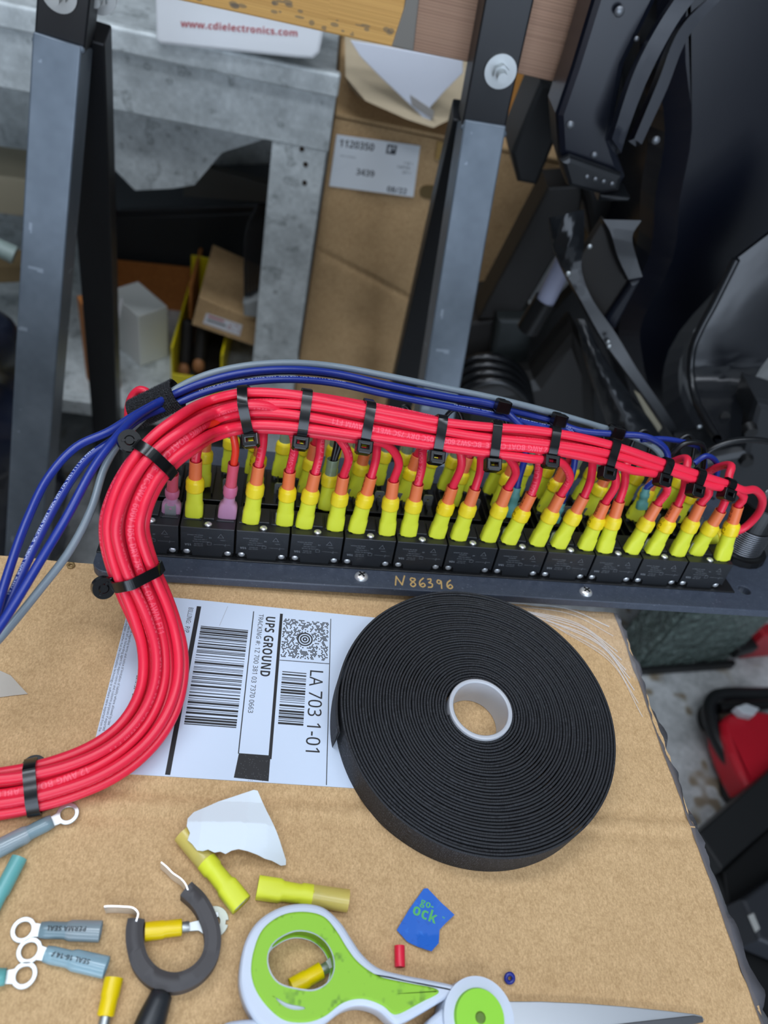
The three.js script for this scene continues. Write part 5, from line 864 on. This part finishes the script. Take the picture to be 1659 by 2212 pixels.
{
  const g = thing('outboard_engine', 'dark navy outboard engine bracket and cowl filling the right background', 'engine');
  part(g, 'cowl', slabZ(smooth([[1440, -120], [1760, -120], [1760, 480], [1600, 640], [1500, 760], [1490, 860], [1560, 1010], [1420, 1010], [1325, 760], [1330, 690], [1390, 560], [1400, 440], [1420, 300], [1400, 120]], 4), -0.70, 0.22, 0.03), M.navy, 'glossy navy cowl');
  part(g, 'clamp_bracket', slabZ([[1300, -60], [1450, -60], [1352, 140], [1322, 296], [1352, 385], [1334, 418], [1226, 404], [1208, 342], [1202, 250], [1236, 150]], -0.665, 0.05, 0.006), M.navy2);
  part(g, 'rail', bent(refine([[1485, -40, 1535, -40, -0.65], [1430, 40, 1470, 40, -0.645], [1372, 150, 1400, 170, -0.64], [1330, 275, 1352, 296, -0.635], [1322, 300, 1342, 330, -0.633]]), 0.01), M.navy2);
  part(g, 'rib', bent(refine([[1560, -30, 1585, -30, -0.66], [1470, 60, 1490, 75, -0.655], [1420, 180, 1440, 195, -0.652], [1370, 300, 1386, 312, -0.65]]), 0.01), M.navy2);
  part(g, 'box_bracket', slabZ([[1168, 178], [1246, 194], [1160, 402], [1118, 394], [1104, 332]], -0.775, 0.07, 0.004), M.blkMatte);
  part(g, 'lower_bracket', slabZ([[1212, 350], [1232, 340], [1345, 380], [1338, 415], [1296, 422], [1228, 404]], -0.652, 0.012, 0.004), M.greyFin);
  part(g, 'step_plate', slabZ([[1296, 420], [1362, 428], [1358, 436], [1292, 436]], -0.66, 0.03, 0.002), M.greyFin);
  const bolt = (x, y, z, r) => { const p = onZ(x, y, z); part(g, 'bolt', new THREE.SphereGeometry(r, 16, 10).scale(1, 1, 0.6).translate(p.x, p.y, p.z), M.boltGrey); };
  part(g, 'dark_backing', slabZ([[1250, -80], [1520, -80], [1470, 720], [1310, 700], [1262, 430], [1225, 300]], -0.84, 0.1, 0.008), M.blk); bolt(1417, 303, -0.655, 0.0036); bolt(1338, 25, -0.66, 0.004); bolt(1300, 30, -0.67, 0.0022); bolt(1375, 84, -0.66, 0.002); bolt(1232, 270, -0.664, 0.0036); bolt(1284, 335, -0.664, 0.003); for (let i = 0; i < 4; i++) bolt(1268 + i * 18, 382 + i * 5, -0.651, 0.002);  // added dark slab, keeps the gap between bracket and rail black
  ground(g);
  const f = thing('propeller_guard', 'dark curved fins and blades in front of the engine cowl', 'engine part');
  part(f, 'fin', bent(refine([[1190, 470, 1262, 452, -0.64, 0.01], [1198, 530, 1262, 520, -0.63, 0.008], [1222, 590, 1256, 580, -0.62], [1250, 640, 1276, 640, -0.61], [1300, 730, 1330, 720, -0.6], [1350, 800, 1378, 800, -0.59], [1420, 895, 1440, 890, -0.58], [1475, 975, 1490, 970, -0.575]]), 0.006), M.greyFin, 'dark grey curved fin');
  part(f, 'panel', slabZ([[1303, 476], [1318, 490], [1360, 600], [1318, 720], [1300, 712], [1256, 605], [1250, 560]], -0.625, 0.01, 0.002), M.brownBlk);
  part(f, 'angle_plate', bent(refine([[1303, 474, 1386, 476, -0.615], [1318, 500, 1366, 510, -0.612], [1335, 555, 1376, 560, -0.61], [1358, 604, 1388, 598, -0.607]]), 0.008), M.greyFin);
  part(f, 'fin', bent(refine([[1250, 690, 1262, 690, -0.6], [1264, 770, 1306, 770, -0.585, 0.01], [1290, 850, 1362, 850, -0.57, 0.012], [1320, 930, 1420, 930, -0.56, 0.012], [1340, 990, 1450, 990, -0.555, 0.01]]), 0.005), M.greyFin, 'dark lower fin');
  part(f, 'light_edge', slabZ([[1372, 850], [1385, 858], [1430, 925], [1418, 940]], -0.565, 0.006, 0.001), std(0x7c7664, 0.5)); part(f, 'cross_bar', slabZ([[1384, 606], [1362, 612], [1300, 705], [1318, 716], [1330, 712]], -0.618, 0.02, 0.003), M.navy2);
  const bolt2 = (x, y, z, r) => { const p = onZ(x, y, z); part(f, 'screw', new THREE.SphereGeometry(r, 14, 8).scale(1, 1, 0.5).translate(p.x, p.y, p.z), M.dullSteel); }; bolt2(1274, 533, -0.612, 0.0024); bolt2(1228, 592, -0.612, 0.0028); bolt2(1314, 739, -0.59, 0.0022); bolt2(1316, 749, -0.59, 0.0026); bolt2(1511, 922, -0.57, 0.003); ground(f);
  const q = thing('engine_shroud', 'glossy black curved shroud plate with a round hole at the right edge', 'engine part');
  const rows = refine([[1590, 560, 1760, 430, -0.622], [1540, 660, 1760, 560, -0.615], [1500, 740, 1700, 720, -0.607], [1492, 800, 1640, 800, -0.598], [1502, 860, 1612, 860, -0.572], [1528, 915, 1602, 915, -0.525], [1560, 965, 1602, 965, -0.465]]);
  part(q, 'plate', bent(rows, 0.006), phys(0x14161a, 0.22)); part(q, 'rolled_edge', tube(rows.filter((_, i) => i % 3 === 0).map(r => onZ(r[0], r[1], r[4] + 0.002)), 0.004, 60, 8), M.greyFin);
  const hp = onZ(1566, 900, -0.538), hl = part(q, 'hole_grommet', new THREE.CylinderGeometry(0.0052, 0.0052, 0.0015, 20), M.black); hl.position.copy(hp); hl.rotation.set(0.85, 0, 0); ground(q);
  const r = thing('motor_panel', 'dark grey moulded panel with two bosses behind the round socket', 'engine part'); part(r, 'panel', slabZ([[1636, 868], [1760, 905], [1760, 1240], [1420, 1190], [1480, 1000], [1605, 975]], -0.53, 0.05, 0.008), std(0x1f2124, 0.45)); for (const [x, y] of [[1620, 930], [1612, 995]]) { const p = onZ(x, y, -0.528); part(r, 'boss', new THREE.CylinderGeometry(0.006, 0.008, 0.008, 20).rotateX(Math.PI / 2).translate(p.x, p.y, p.z), M.black); } ground(r);
  solo('steel_beam', boxUV(slabZ([[1184, 405], [1262, 400], [1252, 470], [1120, 690], [1032, 690]], -0.86, 0.05, 0.003)), M.brownBlk, 'black brown diagonal steel beam beside the shipping carton', 'beam');
  const sh = thing('tilt_cylinder', 'pale lilac shaft with black grip between beam and fin', 'cylinder'); part(sh, 'shaft', tube([onZ(1222, 560, -0.72), onZ(1178, 650, -0.72)], 0.0105, 8, 16), std(0xa4a8c0, 0.4)); part(sh, 'grip', tube([onZ(1180, 646, -0.72), onZ(1140, 712, -0.72)], 0.013, 8, 16), M.black); ground(sh);
  const mp = thing('battery_box', 'flat dark grey green box top behind the sawhorse leg', 'box'); part(mp, 'lid', slabZ([[1076, 690], [1152, 692], [1140, 800], [1085, 790], [1062, 770]], -0.84, 0.12, 0.005), std(0x2b3030, 0.5)); part(mp, 'body', slabZ([[1010, 700], [1070, 690], [1060, 830], [1000, 830]], -0.86, 0.1, 0.004), std(0x1b1714, 0.6)); ground(mp);
  const hz = thing('hose_coil', 'coil of shiny black hose behind the wire loom', 'hose'); for (let i = 0; i < 4; i++) part(hz, 'turn', tube([[975, 850], [985, 805], [1020, 778], [1065, 772], [1105, 788], [1135, 825], [1145, 880]].map(([x, y]) => onZ(x + i * 3, y + i * 17, -0.72 + i * 0.012)), 0.0058, 40, 10), phys(0x101113, 0.22)); ground(hz);
  solo('black_bin', slabZ([[985, 850], [1150, 820], [1240, 710], [1290, 800], [1290, 1100], [985, 1060]], -0.77, 0.055, 0.02), std(0x191715, 0.5), 'dark bin behind the middle of the panel', 'bin');
}
solo('dark_backdrop', slabZ([[1168, 700], [1300, 560], [1500, 700], [1500, 1120], [1000, 1120], [1000, 850], [1060, 800], [1130, 745]], -0.97, 0.024, 0.002), M.blkMatte, 'added black backdrop filling the gaps behind the dark fins', 'sheet');  // added dark backdrop, hides the bright floor between the fins
// ---------------------------------------------------------------- floor at the lower right
{
  const y = FLOOR + 0.0005;
  const crumple = noiseTex(256, 256, (x, yy) => { const s = n1(x * 2, yy * 2) * 150 + n2(x * 2, yy * 2) * 90; return [clamp8(s), clamp8(s), clamp8(s)]; }, false);
  const g = thing('wrapped_crate', 'dark green plastic wrapped crate on the floor under the panel end', 'crate'); part(g, 'body', boxFrom([1366, 1452], [1568, 1436], [1366, 1370], y, 0.2, 0.012), phys(0x57655f, 0.26, { bumpMap: rep(crumple, 5, 5), bumpScale: 0.03 })); part(g, 'foot_strip', boxFrom([1360, 1462], [1580, 1446], [1360, 1450], y, 0.02, 0.003), M.blkMatte); part(g, 'lug', slabY([[1585, 1385], [1625, 1372], [1642, 1396], [1600, 1408]], -0.68, 0.03, 0.006), M.blkMatte); ground(g);
  solo('red_case', slabY([[1632, 1347], [1720, 1338], [1720, 1366], [1652, 1372]], -0.66, 0.09, 0.006), std(0xa01c26, 0.45), 'red case on the floor beyond the wrapped crate', 'case');
  const j = thing('trolley_jack', 'red trolley jack with black tubular frame on the floor', 'jack'); const yy = -0.70;
  part(j, 'frame', tube(smooth([[1720, 1498], [1640, 1500], [1575, 1500], [1545, 1506], [1532, 1530], [1542, 1580], [1580, 1650], [1640, 1740], [1720, 1850]], 5, false).map(p => onY(p[0], p[1], yy)), 0.0125, 80, 12), phys(0x17181a, 0.4));
  part(j, 'body', slabY(smooth([[1562, 1556], [1600, 1532], [1740, 1566], [1740, 1640], [1620, 1700], [1610, 1690]], 4), -0.675, 0.06, 0.012), phys(0xc01428, 0.35)); part(j, 'cross_tube', tube([onY(1552, 1530, -0.69), onY(1720, 1518, -0.69)], 0.009, 10, 10), M.black); part(j, 'buckle', slabY([[1592, 1526], [1612, 1518], [1642, 1530], [1630, 1545], [1606, 1540]], -0.655, 0.02, 0.003), std(0xb8bcc0, 0.5)); for (const [x, z] of [[1548, 1535], [1600, 1690]]) { const p = onY(x, z, yy); part(j, 'caster', new THREE.CylinderGeometry(0.022, 0.022, 0.016, 20).rotateZ(Math.PI / 2).translate(p.x, FLOOR + 0.022, p.z), M.black); } ground(j);
  const h = thing('hoist_leg', 'black square steel hoist leg crossing the floor', 'hoist'); part(h, 'beam', slabY([[1506, 1800], [1760, 1580], [1760, 1700], [1560, 1880]], -0.62, 0.07, 0.004), M.blkMatte); part(h, 'web', slabY([[1560, 1880], [1760, 1700], [1760, 2300], [1620, 2300]], -0.66, 0.088, 0.004), M.black); const c = onY(1640, 1800, -0.62); part(h, 'caster', new THREE.CylinderGeometry(0.03, 0.03, 0.02, 20).rotateZ(Math.PI / 2).translate(c.x, FLOOR + 0.03, c.z), M.black); ground(h);
  const k = thing('dark_case', 'dark grey case with pale worn sticker on the floor by the hoist', 'case'); part(k, 'lid', slabY([[1602, 1942], [1760, 1830], [1760, 2080], [1640, 2030]], -0.6, 0.05, 0.005), std(0x25272c, 0.5)); part(k, 'sticker', slabY([[1616, 1978], [1628, 1972], [1642, 2006], [1632, 2014]], -0.5985, 0.001, 0.0003), std(0xa8a8a4, 0.6)); ground(k);
}
renderer.render(scene, camera);
